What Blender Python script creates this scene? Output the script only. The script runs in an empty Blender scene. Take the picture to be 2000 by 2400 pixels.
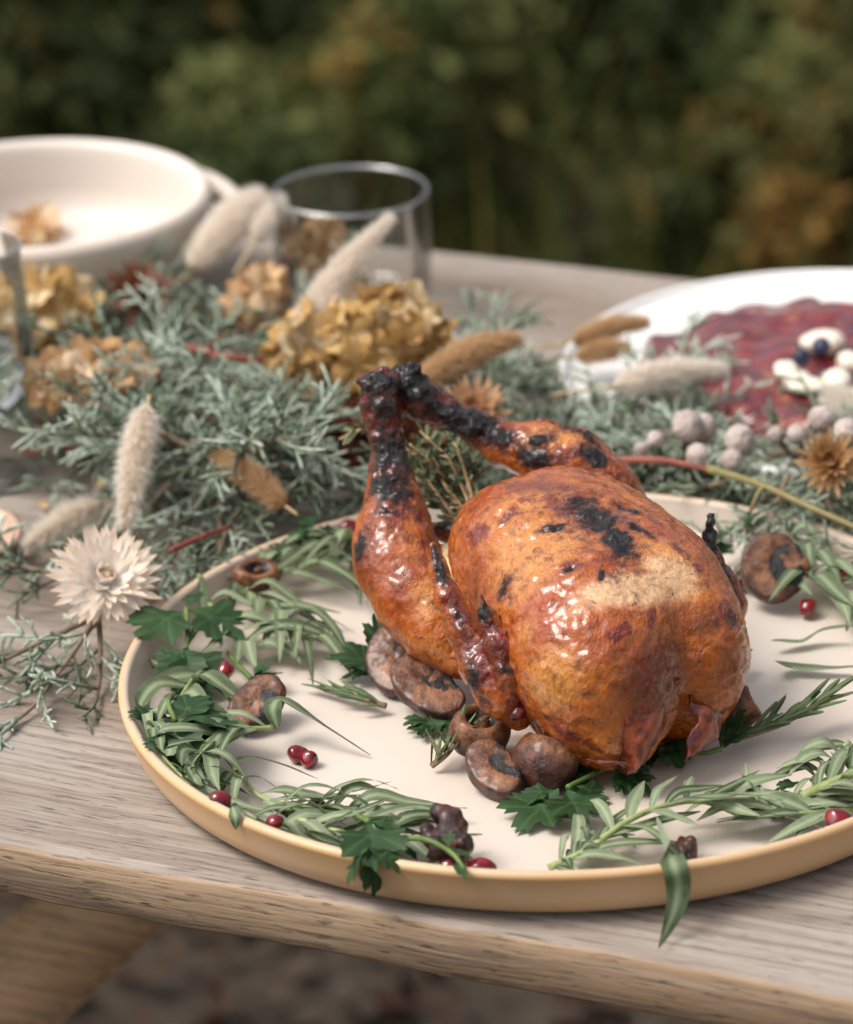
import bpy, bmesh, math, random
import numpy as np
from mathutils import Vector, Matrix, Euler

R = math.radians
SC = bpy.context.scene
COL = SC.collection

# ------------------------------------------------------------------ camera
CAM_F, CAM_PITCH, CAM_ROLL = 9000.0, 0.40991, -0.0320      # focal length in photo pixels (2000 x 2400)
CAM_C = np.array([-0.0488, -1.3392, 0.6691])
_c, _s = math.cos(CAM_PITCH), math.sin(CAM_PITCH)
_R0, _U0 = np.array([1.0, 0, 0]), np.array([0, _s, _c])
CF = np.array([0, _c, -_s])
CR = _R0 * math.cos(CAM_ROLL) + _U0 * math.sin(CAM_ROLL)
CU = _U0 * math.cos(CAM_ROLL) - _R0 * math.sin(CAM_ROLL)
cam_d = bpy.data.cameras.new('camera')
cam = bpy.data.objects.new('camera', cam_d)
COL.objects.link(cam)
cam.matrix_world = Matrix(((CR[0], CU[0], -CF[0], CAM_C[0]), (CR[1], CU[1], -CF[1], CAM_C[1]),
                           (CR[2], CU[2], -CF[2], CAM_C[2]), (0, 0, 0, 1)))
cam_d.sensor_fit = 'VERTICAL'
cam_d.sensor_height = 36.0
cam_d.lens = CAM_F / 2400 * 36.0
cam_d.clip_start, cam_d.clip_end = 0.02, 400.0
cam_d.dof.use_dof = True
cam_d.dof.focus_distance = 1.432
cam_d.dof.aperture_fstop = 8.4
SC.camera = cam

# ------------------------------------------------------------------ world, sun, exposure
SUN_EL, SUN_AZ = 58.0, -100.0          # azimuth measured from +Y (away from the camera) towards +X
w = bpy.data.worlds.new('World'); SC.world = w; w.use_nodes = True
wn = w.node_tree; wn.nodes.clear()
sky = wn.nodes.new('ShaderNodeTexSky'); sky.sky_type = 'NISHITA'; sky.sun_disc = False
sky.sun_elevation = R(SUN_EL); sky.sun_rotation = R(SUN_AZ)
sky.air_density = 1.0; sky.dust_density = 6.0; sky.ozone_density = 1.0
hs = wn.nodes.new('ShaderNodeHueSaturation'); hs.inputs['Saturation'].default_value = 0.30   # thin overcast: nearly white sky
bg = wn.nodes.new('ShaderNodeBackground'); bg.inputs['Strength'].default_value = 0.13
wo = wn.nodes.new('ShaderNodeOutputWorld')
wn.links.new(sky.outputs[0], hs.inputs['Color']); wn.links.new(hs.outputs[0], bg.inputs['Color']); wn.links.new(bg.outputs[0], wo.inputs[0])
sl = bpy.data.lights.new('sun', 'SUN'); sl.energy = 1.5; sl.angle = R(24); sl.color = (1.0, 0.93, 0.84)
so = bpy.data.objects.new('sun', sl); COL.objects.link(so)
_sd = Vector((math.sin(R(SUN_AZ)) * math.cos(R(SUN_EL)), math.cos(R(SUN_AZ)) * math.cos(R(SUN_EL)), math.sin(R(SUN_EL))))
so.rotation_euler = _sd.to_track_quat('Z', 'Y').to_euler()
so.location = (-1.5, 1.5, 3)
SC.view_settings.view_transform = 'Standard'; SC.view_settings.look = 'None'
SC.view_settings.gamma = 1.0; SC.view_settings.exposure = 0.52
SC.render.engine = 'CYCLES'
SC.cycles.use_denoising = True
SC.cycles.max_bounces = 20; SC.cycles.transmission_bounces = 20; SC.cycles.transparent_max_bounces = 12

# ------------------------------------------------------------------ photo pixel -> point
def _ray(px, py):
    return CF + (px - 1000) / CAM_F * CR - (py - 1200) / CAM_F * CU
def P(px, py, z=0.0):                 # where the pixel's ray meets the height z
    d = _ray(px, py); return CAM_C + d * ((z - CAM_C[2]) / d[2])
def Q(px, py, Y):                     # where it meets the vertical plane y = Y
    d = _ray(px, py); return CAM_C + d * ((Y - CAM_C[1]) / d[1])
def mpp(p):                           # metres per photo pixel at a point
    return float((np.asarray(p) - CAM_C) @ CF) / CAM_F

# ------------------------------------------------------------------ objects
def tag(o, label=None, cat=None, group=None, kind=None):
    if label: o['label'] = label
    if cat: o['category'] = cat
    if group: o['group'] = group
    if kind: o['kind'] = kind
    return o
def empty(name, loc=(0, 0, 0), rot=(0, 0, 0)):
    o = bpy.data.objects.new(name, None); o.empty_display_size = 0.01
    o.location = loc; o.rotation_euler = rot; COL.objects.link(o); return o
def mesh(name, V, F, mats=(), smooth=True, mi=None):
    me = bpy.data.meshes.new(name)
    me.from_pydata([tuple(map(float, v)) for v in V] if not isinstance(V, np.ndarray) else V.tolist(), [],
                   F.tolist() if isinstance(F, np.ndarray) else F)
    for m in (mats if isinstance(mats, (list, tuple)) else [mats]): me.materials.append(m)
    if smooth: me.polygons.foreach_set('use_smooth', [True] * len(me.polygons))
    if mi is not None: me.polygons.foreach_set('material_index', np.asarray(mi, np.int32))
    me.update(); return me
def obj(name, me, parent=None, loc=None, rot=None, scale=None, mw=None):
    o = bpy.data.objects.new(name, me); COL.objects.link(o)
    if parent is not None: o.parent = parent
    if loc is not None: o.location = loc
    if rot is not None: o.rotation_euler = rot
    if scale is not None: o.scale = (scale,) * 3 if isinstance(scale, (int, float)) else scale
    if mw is not None: o.matrix_local = mw
    return o
def copy_tree(o, parent=None):
    c = o.copy(); COL.objects.link(c); c.parent = parent
    for ch in list(o.children): copy_tree(ch, c)
    return c
def join_parts(parts):                # [(V, F)] -> one V, F
    V, F, k = [], [], 0
    for v, f in parts:
        V.append(np.asarray(v, float)); F += [tuple(int(i) + k for i in q) for q in f]; k += len(v)
    return np.concatenate(V), F
def frame_from(d, up=(0, 0, 1)):
    d = np.asarray(d, float); d = d / (np.linalg.norm(d) + 1e-12)
    u = np.asarray(up, float)
    if abs(d @ u) > 0.97: u = np.array([1.0, 0, 0])
    s = np.cross(d, u); s /= np.linalg.norm(s); n = np.cross(s, d)
    return d, s, n
def tube(pts, rad, n=8, cap=True, squash=1.0):
    pts = np.asarray(pts, float); m = len(pts)
    rad = np.full(m, rad, float) if np.isscalar(rad) else np.asarray(rad, float)
    T = np.gradient(pts, axis=0); T /= (np.linalg.norm(T, axis=1)[:, None] + 1e-12)
    _, s, nn = frame_from(T[0]); V = []
    for i in range(m):
        s = s - (s @ T[i]) * T[i]; s /= np.linalg.norm(s); nn = np.cross(s, T[i])
        for k in range(n):
            a = 2 * math.pi * k / n
            V.append(pts[i] + rad[i] * (math.cos(a) * s + squash * math.sin(a) * nn))
    F = [(i * n + k, i * n + (k + 1) % n, (i + 1) * n + (k + 1) % n, (i + 1) * n + k) for i in range(m - 1) for k in range(n)]
    if cap:
        F.append(tuple(range(n - 1, -1, -1))); F.append(tuple((m - 1) * n + k for k in range(n)))
    return np.array(V), F
def spline(pts, n=12):
    pts = np.asarray(pts, float)
    if len(pts) < 3:
        t = np.linspace(0, 1, n)[:, None]; return pts[0] * (1 - t) + pts[-1] * t
    E = np.vstack([2 * pts[0] - pts[1], pts, 2 * pts[-1] - pts[-2]]); out = []
    seg = len(pts) - 1
    for u in np.linspace(0, seg, n):
        i = min(int(u), seg - 1); t = u - i
        a, b, c, d = E[i], E[i + 1], E[i + 2], E[i + 3]
        out.append(0.5 * ((2 * b) + (c - a) * t + (2 * a - 5 * b + 4 * c - d) * t * t + (3 * b - a - 3 * c + d) * t ** 3))
    return np.array(out)
def lathe(prof, n=96):
    V, F = [], []; m = len(prof)
    for r, z in prof:
        for k in range(n):
            a = 2 * math.pi * k / n; V.append((r * math.cos(a), r * math.sin(a), z))
    for i in range(m - 1):
        for k in range(n):
            F.append((i * n + k, i * n + (k + 1) % n, (i + 1) * n + (k + 1) % n, (i + 1) * n + k))
    return np.array(V), F
def capped(prof, n=96):               # profile starts and ends near the axis
    V, F = lathe(prof, n); m = len(prof)
    F.append(tuple(range(n - 1, -1, -1))); F.append(tuple((m - 1) * n + k for k in range(n)))
    return V, F
def box(x0, x1, y0, y1, z0, z1, bev=0.0, seg=2):
    bm = bmesh.new(); bmesh.ops.create_cube(bm, size=1)
    bmesh.ops.scale(bm, vec=(x1 - x0, y1 - y0, z1 - z0), verts=bm.verts)
    bmesh.ops.translate(bm, vec=((x0 + x1) / 2, (y0 + y1) / 2, (z0 + z1) / 2), verts=bm.verts)
    if bev: bmesh.ops.bevel(bm, geom=bm.edges[:], offset=bev, segments=seg, affect='EDGES', profile=0.5)
    bm.verts.index_update()
    V = np.array([v.co[:] for v in bm.verts]); F = [tuple(v.index for v in f.verts) for f in bm.faces]; bm.free()
    return V, F

# ------------------------------------------------------------------ noise and implicit surfaces
def _hash(ix, iy, iz, seed):
    h = (ix.astype(np.int64) * 374761393 + iy.astype(np.int64) * 668265263 + iz.astype(np.int64) * 2147483647 + seed * 974634777) & 0xffffffff
    h = ((h ^ (h >> 13)) * 1274126177) & 0xffffffff
    return ((h ^ (h >> 16)) & 0xffff) / 32767.5 - 1.0
def vnoise(p, scale, seed=0):
    q = np.asarray(p) * scale; i = np.floor(q); f = q - i; f = f * f * (3 - 2 * f); i = i.astype(np.int64); r = 0
    for dx in (0, 1):
        for dy in (0, 1):
            for dz in (0, 1):
                wgt = (f[:, 0] if dx else 1 - f[:, 0]) * (f[:, 1] if dy else 1 - f[:, 1]) * (f[:, 2] if dz else 1 - f[:, 2])
                r = r + wgt * _hash(i[:, 0] + dx, i[:, 1] + dy, i[:, 2] + dz, seed)
    return r
def fbm(p, scale, seed=0, octv=3):
    r, a = 0, 1.0
    for o in range(octv): r = r + a * vnoise(p, scale * 2 ** o, seed + o * 17); a *= 0.5
    return r
def smin(a, b, k):
    h = np.clip(0.5 + 0.5 * (b - a) / k, 0, 1); return b * (1 - h) + a * h - k * h * (1 - h)
def smax(a, b, k): return -smin(-a, -b, k)
def s_ell(p, c, r, M=None):
    q = p - np.asarray(c)
    if M is not None: q = q @ M                      # columns of M are the local axes
    r = np.asarray(r, float)
    k0 = np.sqrt(((q / r) ** 2).sum(1)); k1 = np.sqrt(((q / (r * r)) ** 2).sum(1)) + 1e-9
    return k0 * (k0 - 1) / k1
def s_sup(p, c, r, M, n):              # rounder-than-box, squarer-than-egg solid
    q = np.abs((p - np.asarray(c)) @ M) / np.asarray(r, float) + 1e-6; k0 = (q ** n).sum(1) ** (1 / n)
    g = (q / k0[:, None]) ** (n - 1) / np.asarray(r, float); return (k0 - 1) / np.sqrt((g * g).sum(1))
def s_cap(p, a, b, ra, rb):
    a, b = np.asarray(a), np.asarray(b); d = b - a; t = np.clip(((p - a) @ d) / (d @ d), 0, 1)
    return np.sqrt(((p - a - t[:, None] * d) ** 2).sum(1)) - (ra + (rb - ra) * t)
def s_chain(p, pts, rad, k=0.004):
    r = None
    for i in range(len(pts) - 1):
        e = s_cap(p, pts[i], pts[i + 1], rad[i], rad[i + 1]); r = e if r is None else smin(r, e, k)
    return r
def surface_nets(f, lo, hi, h, project=2):
    lo = np.asarray(lo, float); hi = np.asarray(hi, float)
    n = np.ceil((hi - lo) / h).astype(int) + 1
    X, Y, Z = [lo[i] + h * np.arange(n[i]) for i in range(3)]
    D = np.empty(n, np.float32)
    yz = np.stack(np.meshgrid(Y, Z, indexing='ij'), -1).reshape(-1, 2)
    step = max(1, int(400000 // len(yz)))
    for i in range(0, n[0], step):
        xs = X[i:i + step]
        p = np.concatenate([np.repeat(xs, len(yz))[:, None], np.tile(yz, (len(xs), 1))], 1)
        D[i:i + step] = f(p).reshape(len(xs), n[1], n[2])
    S = D < 0
    corners = [(a, b, c) for a in (0, 1) for b in (0, 1) for c in (0, 1)]
    sl_ = lambda A, c: A[c[0]:n[0] - 1 + c[0], c[1]:n[1] - 1 + c[1], c[2]:n[2] - 1 + c[2]]
    cnt = sum(sl_(S, c).astype(np.int8) for c in corners)
    act = (cnt > 0) & (cnt < 8)
    idx = np.argwhere(act); vid = np.full(act.shape, -1, np.int64); vid[act] = np.arange(len(idx))
    acc = np.zeros((len(idx), 3)); num = np.zeros(len(idx))
    val = {c: D[idx[:, 0] + c[0], idx[:, 1] + c[1], idx[:, 2] + c[2]] for c in corners}
    for c in corners:
        for ax in range(3):
            if c[ax]: continue
            d = list(c); d[ax] = 1; d = tuple(d); a, b = val[c], val[d]
            m = (a < 0) != (b < 0); t = np.where(m, a / np.where(m, a - b, 1), 0)
            pos = np.repeat(np.array(c, float)[None], len(idx), 0); pos[:, ax] += t
            acc[m] += pos[m]; num[m] += 1
    V = lo + h * (idx + acc / num[:, None]); F = []
    for ax in range(3):
        a1, a2 = (ax + 1) % 3, (ax + 2) % 3
        s0 = [slice(1, n[i] - 1) for i in range(3)]; s0[ax] = slice(0, n[ax] - 1)
        s1 = list(s0); s1[ax] = slice(1, n[ax])
        A, B = S[tuple(s0)], S[tuple(s1)]
        e = np.argwhere(A != B); inside = A[A != B]
        e = e + np.array([0 if i == ax else 1 for i in range(3)])
        def off(d1, d2):
            q = e.copy(); q[:, a1] += d1; q[:, a2] += d2; return vid[q[:, 0], q[:, 1], q[:, 2]]
        q = np.stack([off(-1, -1), off(0, -1), off(0, 0), off(-1, 0)], 1)
        q[~inside] = q[~inside][:, ::-1]; F.append(q)
    F = np.concatenate(F)
    for _ in range(project):
        d = f(V); g = grad(f, V, h * 0.5)
        V = V - g * (np.clip(d, -h, h) / np.maximum((g * g).sum(1), 0.05))[:, None]
    return V, F
def grad(f, V, e=0.0004):
    g = np.zeros_like(V)
    for a in range(3):
        dp = np.zeros(3); dp[a] = e; g[:, a] = (f(V + dp) - f(V - dp)) / (2 * e)
    return g
def normals(f, V, e=0.0006):
    g = grad(f, V, e); return g / (np.linalg.norm(g, axis=1)[:, None] + 1e-9)
def attr(me, name, vals):
    a = me.attributes.new(name, 'FLOAT', 'POINT'); a.data.foreach_set('value', np.asarray(vals, np.float32))

# ------------------------------------------------------------------ node materials
class NB:
    def __init__(s, name):
        s.m = bpy.data.materials.new(name); s.m.use_nodes = True; s.t = s.m.node_tree; s.t.nodes.clear()
        s.out = s.t.nodes.new('ShaderNodeOutputMaterial')
    def __call__(s, typ, out=0, props=None, **kw):
        n = s.t.nodes.new('ShaderNode' + typ)
        for k, v in (props or {}).items(): setattr(n, k, v)
        for k, v in kw.items():
            k = k.replace('_', ' ')
            i = n.inputs[int(k[1:])] if k[0] == 'i' and k[1:].isdigit() else n.inputs[k]
            s.set(i, v)
        return n.outputs[out]
    def set(s, i, v):
        if isinstance(v, bpy.types.NodeSocket): s.t.links.new(v, i)
        elif isinstance(v, (tuple, list)) and len(v) == 3 and i.type == 'RGBA': i.default_value = (*v, 1)
        else: i.default_value = v
    def math(s, op, a, b=0.0, c=0.0, clamp=False): return s('Math', props={'operation': op, 'use_clamp': clamp}, i0=a, i1=b, i2=c)
    def mix(s, f, a, b, blend='MIX'):
        n = s.t.nodes.new('ShaderNodeMix'); n.data_type = 'RGBA'; n.blend_type = blend; n.clamp_factor = True
        s.set(n.inputs[0], f); s.set(n.inputs[6], a); s.set(n.inputs[7], b); return n.outputs[2]
    def ramp(s, f, stops, interp='LINEAR'):
        n = s.t.nodes.new('ShaderNodeValToRGB'); n.color_ramp.interpolation = interp
        e = n.color_ramp.elements
        while len(e) < len(stops): e.new(0.5)
        for k, (p, c) in enumerate(stops):
            e[k].position = p; e[k].color = (*c, 1) if isinstance(c, (tuple, list)) else (c, c, c, 1)
        s.set(n.inputs[0], f); return n.outputs[0]
    def step(s, v, lo, hi):
        n = s.t.nodes.new('ShaderNodeMapRange'); n.interpolation_type = 'SMOOTHSTEP'
        s.set(n.inputs[0], v); n.inputs[1].default_value = lo; n.inputs[2].default_value = hi; return n.outputs[0]
    def coord(s, which='Object'): return s('TexCoord', out={'Generated': 0, 'Normal': 1, 'UV': 2, 'Object': 3}[which])
    def map(s, v, scale=(1, 1, 1), loc=(0, 0, 0), rot=(0, 0, 0)): return s('Mapping', Vector=v, Scale=scale, Location=loc, Rotation=rot)
    def noise(s, v, scale, detail=4.0, rough=0.55, dist=0.0, out=0): return s('TexNoise', out=out, Vector=v, Scale=scale, Detail=detail, Roughness=rough, Distortion=dist)
    def attr(s, name): return s('Attribute', out=2, props={'attribute_name': name})
    def rnd(s): return s('ObjectInfo', out=5)
    def bump(s, h, strength=0.3, dist=0.001, normal=None):
        kw = dict(Height=h, Strength=strength, Distance=dist)
        if normal is not None: kw['Normal'] = normal
        return s('Bump', **kw)
    def pbr(s, **kw):
        n = s.t.nodes.new('ShaderNodeBsdfPrincipled')
        for k, v in kw.items(): s.set(n.inputs[k.replace('_', ' ')], v)
        s.t.links.new(n.outputs[0], s.out.inputs[0]); return n.outputs[0]
    def surf(s, sh): s.t.links.new(sh, s.out.inputs[0])
# ------------------------------------------------------------------ materials of the setting
def m_wood(name, tint=(1, 1, 1), edge=False):
    b = NB(name); co = b.coord(); rn = b.rnd()
    v = b('VectorMath', props={'operation': 'ADD'}, i0=co, i1=b('CombineXYZ', X=b.math('MULTIPLY', rn, 7.0), Y=b.math('MULTIPLY', rn, 3.0)))
    warp = b.noise(b.map(v, (2.2, 9, 9)), 1.0, 3)
    v2 = b('VectorMath', props={'operation': 'ADD'}, i0=v, i1=b('CombineXYZ', X=0.0, Y=b.math('MULTIPLY', b.math('SUBTRACT', warp, 0.5), 0.03)))
    grain = b.noise(b.map(v2, (8, 270, 270)), 1.0, 6, 0.66)
    fine = b.noise(b.map(v2, (45, 760, 760)), 1.0, 4, 0.6)
    broad = b.noise(b.map(v2, (2.2, 13, 13)), 1.0, 5, 0.6)
    blot = b.noise(v, 9.0, 4, 0.6)
    warm = (0.33, 0.215, 0.13) if edge else (0.235, 0.180, 0.138)
    pale = (0.45, 0.32, 0.205) if edge else (0.355, 0.312, 0.272)
    col = b.mix(b.step(broad, 0.33, 0.66), tuple(a * t for a, t in zip(warm, tint)), tuple(a * t for a, t in zip(pale, tint)))
    col = b.mix(b.math('MULTIPLY', b.step(grain, 0.54, 0.38), 0.6), col, (0.155, 0.115, 0.09))
    col = b.mix(b.math('MULTIPLY', b.step(grain, 0.55, 0.72), 0.40), col, (0.48, 0.435, 0.39))
    pores = b.math('MULTIPLY', b.step(fine, 0.44, 0.31), b.step(blot, 0.30, 0.60))
    col = b.mix(b.math('MULTIPLY', pores, 0.75), col, (0.075, 0.052, 0.04))
    dash = b.noise(b.map(v2, (95, 640, 640), loc=(3, 1, 2)), 1.0, 2, 0.5)
    col = b.mix(b.math('MULTIPLY', b.step(dash, 0.37, 0.28), 0.75), col, (0.07, 0.05, 0.04))
    stain = b.noise(b.map(v, (7, 16, 16), loc=(1.3, 4, 0)), 1.0, 5, 0.6)
    col = b.mix(b.math('MULTIPLY', b.step(stain, 0.56, 0.70), 0.38), col, (0.15, 0.095, 0.065))
    h = b.math('ADD', b.math('MULTIPLY', grain, 0.7), b.math('MULTIPLY', fine, 0.5))
    h = b.math('SUBTRACT', h, b.math('MULTIPLY', pores, 0.6))
    b.pbr(Base_Color=col, Roughness=b.math('ADD', 0.55, b.math('MULTIPLY', grain, 0.2)), Specular_IOR_Level=0.3, Normal=b.bump(h, 0.6, 0.0012))
    return b.m
M_WOOD = m_wood('weathered_wood')
M_WOODEDGE = m_wood('sawn_wood_edge', edge=True)
M_BRACE = m_wood('brace_wood', tint=(1.75, 1.66, 1.45), edge=True)

def m_ceramic(name, inner, outer, rimc, speck=0.25, rough=0.32):
    b = NB(name); co = b.coord()
    n1 = b.noise(co, 26, 4); n2 = b.noise(co, 900, 2); n3 = b.noise(co, 7, 3)
    z = b.attr('rimness'); o = b.attr('outside')
    base = b.mix(o, inner, outer)
    base = b.mix(b.math('MULTIPLY', b.step(n3, 0.36, 0.72), 0.20), base, tuple(c * 0.92 for c in outer))
    base = b.mix(b.math('MULTIPLY', b.step(n1, 0.45, 0.75), 0.22), base, tuple(c * 0.93 for c in inner))
    base = b.mix(b.math('MULTIPLY', z, b.math('ADD', 0.25, b.math('MULTIPLY', n1, 0.9)), clamp=True), base, rimc)
    base = b.mix(b.math('MULTIPLY', b.step(n2, 0.68, 0.76), speck), base, tuple(c * 0.45 for c in outer))
    b.pbr(Base_Color=base, Roughness=b.math('ADD', rough, b.math('MULTIPLY', n1, 0.16)), Specular_IOR_Level=0.45,
          Normal=b.bump(b.math('ADD', n1, b.math('MULTIPLY', n2, 0.12)), 0.10, 0.0010))
    return b.m
M_PLATTER = m_ceramic('stoneware_glaze', (0.615, 0.55, 0.487), (0.62, 0.40, 0.215), (0.53, 0.29, 0.11), 0.3)
M_BOWL = m_ceramic('cream_bowl_glaze', (0.67, 0.60, 0.54), (0.62, 0.525, 0.44), (0.72, 0.66, 0.60), 0.05)
M_WHITE = m_ceramic('white_porcelain', (0.82, 0.81, 0.79), (0.80, 0.78, 0.76), (0.82, 0.81, 0.79), 0.0, 0.2)
def m_glass(name, col=(1, 1, 1), ior=1.45):
    b = NB(name); b.pbr(Base_Color=col, Roughness=0.02, IOR=ior, Transmission_Weight=1.0); return b.m
b = NB('thin_clear_glass'); fr = b('LayerWeight', out=0, Blend=.22)
b.surf(b('MixShader', Fac=b.math('ADD', b.math('MULTIPLY', fr, .75), .03, clamp=True), i1=b('BsdfTransparent', Color=(0.965, 0.975, 0.97)), i2=b('BsdfGlossy', Color=(0.95, 0.95, 0.95), Roughness=.04))); M_GLASS = b.m
b = NB('thick_glass_edge'); b.surf(b('MixShader', Fac=.28, i1=b('BsdfTransparent', Color=(0.95, 0.96, 0.955)), i2=b('BsdfGlossy', Color=(0.95, 0.95, 0.95), Roughness=.25))); M_GRIM = b.m
M_WATER = m_glass('clear_water', (0.99, 1, 1), 1.33)

def m_leaf(name, dark, light, under=None, rough=0.5, sheen=0.0, vary=0.35, trans=0.25, coat=0.0, nscale=90, mid=True, patch=None):
    b = NB(name); co = b.coord(); rn = b.rnd()
    n = b.noise(co, nscale, 4, 0.6)
    f = b.math('ADD', b.math('MULTIPLY', rn, vary * 1.6), b.math('MULTIPLY', b.math('SUBTRACT', n, 0.5), 0.9))
    c = b.mix(b.math('ADD', f, 0.5 - vary * 0.8, clamp=True), dark, light)
    if patch is not None:
        c = b.mix(b.step(b.noise(co, nscale * 0.5, 3), 0.56, 0.72), c, patch)
    if mid:
        v = b.attr('vein'); c = b.mix(b.math('MULTIPLY', v, 0.45), c, tuple(min(1, x * 1.9 + 0.02) for x in light))
    if under is not None:
        c = b.mix(b('NewGeometry', out=6), c, under)
    p = b('BsdfPrincipled', Base_Color=c, Roughness=b.math('ADD', rough, b.math('MULTIPLY', n, 0.2)), Specular_IOR_Level=0.22, Coat_Weight=coat,
          Coat_Roughness=0.25, Normal=b.bump(b.math('ADD', n, b.math('MULTIPLY', b.attr('vein'), 0.8)) if mid else n, 0.35, 0.0004))
    if trans > 0:
        t = b('BsdfTranslucent', Color=b.mix(0.5, c, (0.25, 0.35, 0.05), 'MULTIPLY'))
        p = b('MixShader', Fac=trans, i1=p, i2=t)
    b.surf(p); return b.m
def m_plain(name, c0, c1, scale=60, rough=0.6, bump=0.3, bd=0.0005, spec=0.4, coat=0.0, sss=0.0, lo=0.35, hi=0.7, detail=4):
    b = NB(name); co = b.coord(); n = b.noise(co, scale, detail, 0.6)
    f = b.math('ADD', b.step(n, lo, hi), b.math('MULTIPLY', b.math('SUBTRACT', b.rnd(), 0.5), 0.5), clamp=True)
    b.pbr(Base_Color=b.mix(f, c0, c1), Roughness=rough, Specular_IOR_Level=spec, Coat_Weight=coat, Coat_Roughness=0.15,
          Normal=b.bump(n, bump, bd), Subsurface_Weight=sss, Subsurface_Radius=(0.004, 0.002, 0.001), Subsurface_Scale=1.0)
    return b.m

# ------------------------------------------------------------------ ground, bushes behind
GZ = -0.735
b = NB('ground_soil'); co = b.coord()
n1 = b.noise(co, 3.0, 6, 0.65); n2 = b.noise(co, 55, 4, 0.6)
gcol = b.mix(b.step(n1, 0.35, 0.65), (0.025, 0.016, 0.009), (0.050, 0.033, 0.020))
gcol = b.mix(b.math('MULTIPLY', b.step(n2, 0.5, 0.7), 0.6), gcol, (0.08, 0.06, 0.04))
b.pbr(Base_Color=gcol, Roughness=0.9, Normal=b.bump(b.math('ADD', n1, b.math('MULTIPLY', n2, 0.4)), 0.6, 0.02)); M_SOIL = b.m
N = 60; gx = np.linspace(-30, 30, N); gy = np.linspace(-8, 60, N)
GX, GY = np.meshgrid(gx, gy, indexing='ij'); gp = np.stack([GX.ravel(), GY.ravel(), np.zeros(N * N)], 1)
gp[:, 2] = GZ + 0.03 * vnoise(gp, 0.7, 5) * (gp[:, 1] > 1.5) - 0.0
gF = [(i * N + j, (i + 1) * N + j, (i + 1) * N + j + 1, i * N + j + 1) for i in range(N - 1) for j in range(N - 1)]
tag(obj('ground', mesh('ground', gp, gF, M_SOIL)), 'bare reddish brown earth under the table and bushes', 'ground', kind='structure')

def m_scatter(name, cols, trans=0.3, rough=0.7):
    b = NB(name); a = b.attr('shade')
    c = b.ramp(a, [(i / (len(cols) - 1), k) for i, k in enumerate(cols)])
    p = b('BsdfPrincipled', Base_Color=c, Roughness=rough, Specular_IOR_Level=0.15)
    t = b('BsdfTranslucent', Color=c); b.surf(b('MixShader', Fac=trans, i1=p, i2=t)); return b.m
def scatter_leaves(pos, size, rng, flat=0.0, aspect=0.45):
    n = len(pos); d = rng.normal(size=(n, 3)); d[:, 2] *= (1 - flat); d /= np.linalg.norm(d, axis=1)[:, None]
    e = rng.normal(size=(n, 3)); e[:, 2] *= (1 - flat); e -= (e * d).sum(1)[:, None] * d; e /= np.linalg.norm(e, axis=1)[:, None]
    nn = np.cross(d, e); L = size * rng.uniform(0.6, 1.4, n)[:, None]
    v = np.stack([pos - d * L * .5, pos + e * L * aspect * .5 + nn * L * .06, pos + d * L * .5, pos - e * L * aspect * .5 + nn * L * .06], 1).reshape(-1, 3)
    f = np.arange(n * 4).reshape(n, 4); return v, f
rng = np.random.default_rng(11)
# fallen leaves and gravel under and behind the table
n = 9000
lp = np.stack([rng.uniform(-1.6, 1.6, n), rng.uniform(0.1, 2.6, n), GZ + rng.uniform(0.005, 0.035, n)], 1)
v, f = scatter_leaves(lp, 0.032, rng, flat=0.75, aspect=0.6)
M_LITTER = m_scatter('fallen_leaves', [(0.014, 0.007, 0.005), (0.040, 0.013, 0.008), (0.028, 0.016, 0.010), (0.058, 0.034, 0.020), (0.075, 0.053, 0.036)], 0.1)
me = mesh('leaf_litter', v, f, M_LITTER, smooth=False); attr(me, 'shade', np.repeat(np.clip(.5 + .45 * vnoise(lp, 7, 3) + rng.uniform(-.25, .25, n), 0, 1), 4))
tag(obj('leaf_litter', me), 'brown and reddish fallen leaves covering the earth below the table', 'leaf litter', kind='stuff')
# low grass between the bushes
n = 16000
gx_ = rng.uniform(-2.4, 2.6, n); gy_ = 1.7 + 4.2 * rng.uniform(0, 1, n) ** 1.4
hh = rng.uniform(0.08, 0.28, n); base = np.stack([gx_, gy_, np.full(n, GZ - .02)], 1)
lean = rng.normal(0, 0.09, (n, 2)); a = rng.uniform(0, math.pi, n); wv = np.stack([np.cos(a), np.sin(a), 0 * a], 1) * 0.006
tip = base + np.stack([lean[:, 0], lean[:, 1], hh], 1)
v = np.stack([base - wv, base + wv, tip], 1).reshape(-1, 3); f = np.arange(n * 3).reshape(n, 3)
M_GRASS = m_scatter('grass_blades', [(0.035, 0.055, 0.012), (0.08, 0.10, 0.025), (0.14, 0.115, 0.03), (0.06, 0.085, 0.02)], 0.25)
me = mesh('grass', v, f, M_GRASS, smooth=False); attr(me, 'shade', np.repeat(rng.uniform(0, 1, n), 3))
tag(obj('grass', me), 'tall dark green grass growing between the bushes', 'grass', kind='stuff')
M_BARK = m_plain('bush_bark', (0.05, 0.035, 0.025), (0.10, 0.075, 0.05), 40, 0.9)
M_BUSH = [m_scatter('bush_leaves_olive', [(0.055, 0.072, 0.022), (0.115, 0.135, 0.042), (0.175, 0.178, 0.062), (0.38, 0.22, 0.06)]),
          m_scatter('bush_leaves_deep', [(0.030, 0.044, 0.016), (0.075, 0.096, 0.032), (0.125, 0.142, 0.048), (0.30, 0.18, 0.05)]),
          m_scatter('bush_leaves_russet', [(0.045, 0.055, 0.016), (0.085, 0.085, 0.025), (0.19, 0.11, 0.03), (0.30, 0.17, 0.045)])]
bush_lab = ['loose olive green bush flecked with ochre leaves behind the table', 'dense dark green bush behind the table', 'low russet and ochre leaved bush behind the table']
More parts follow.
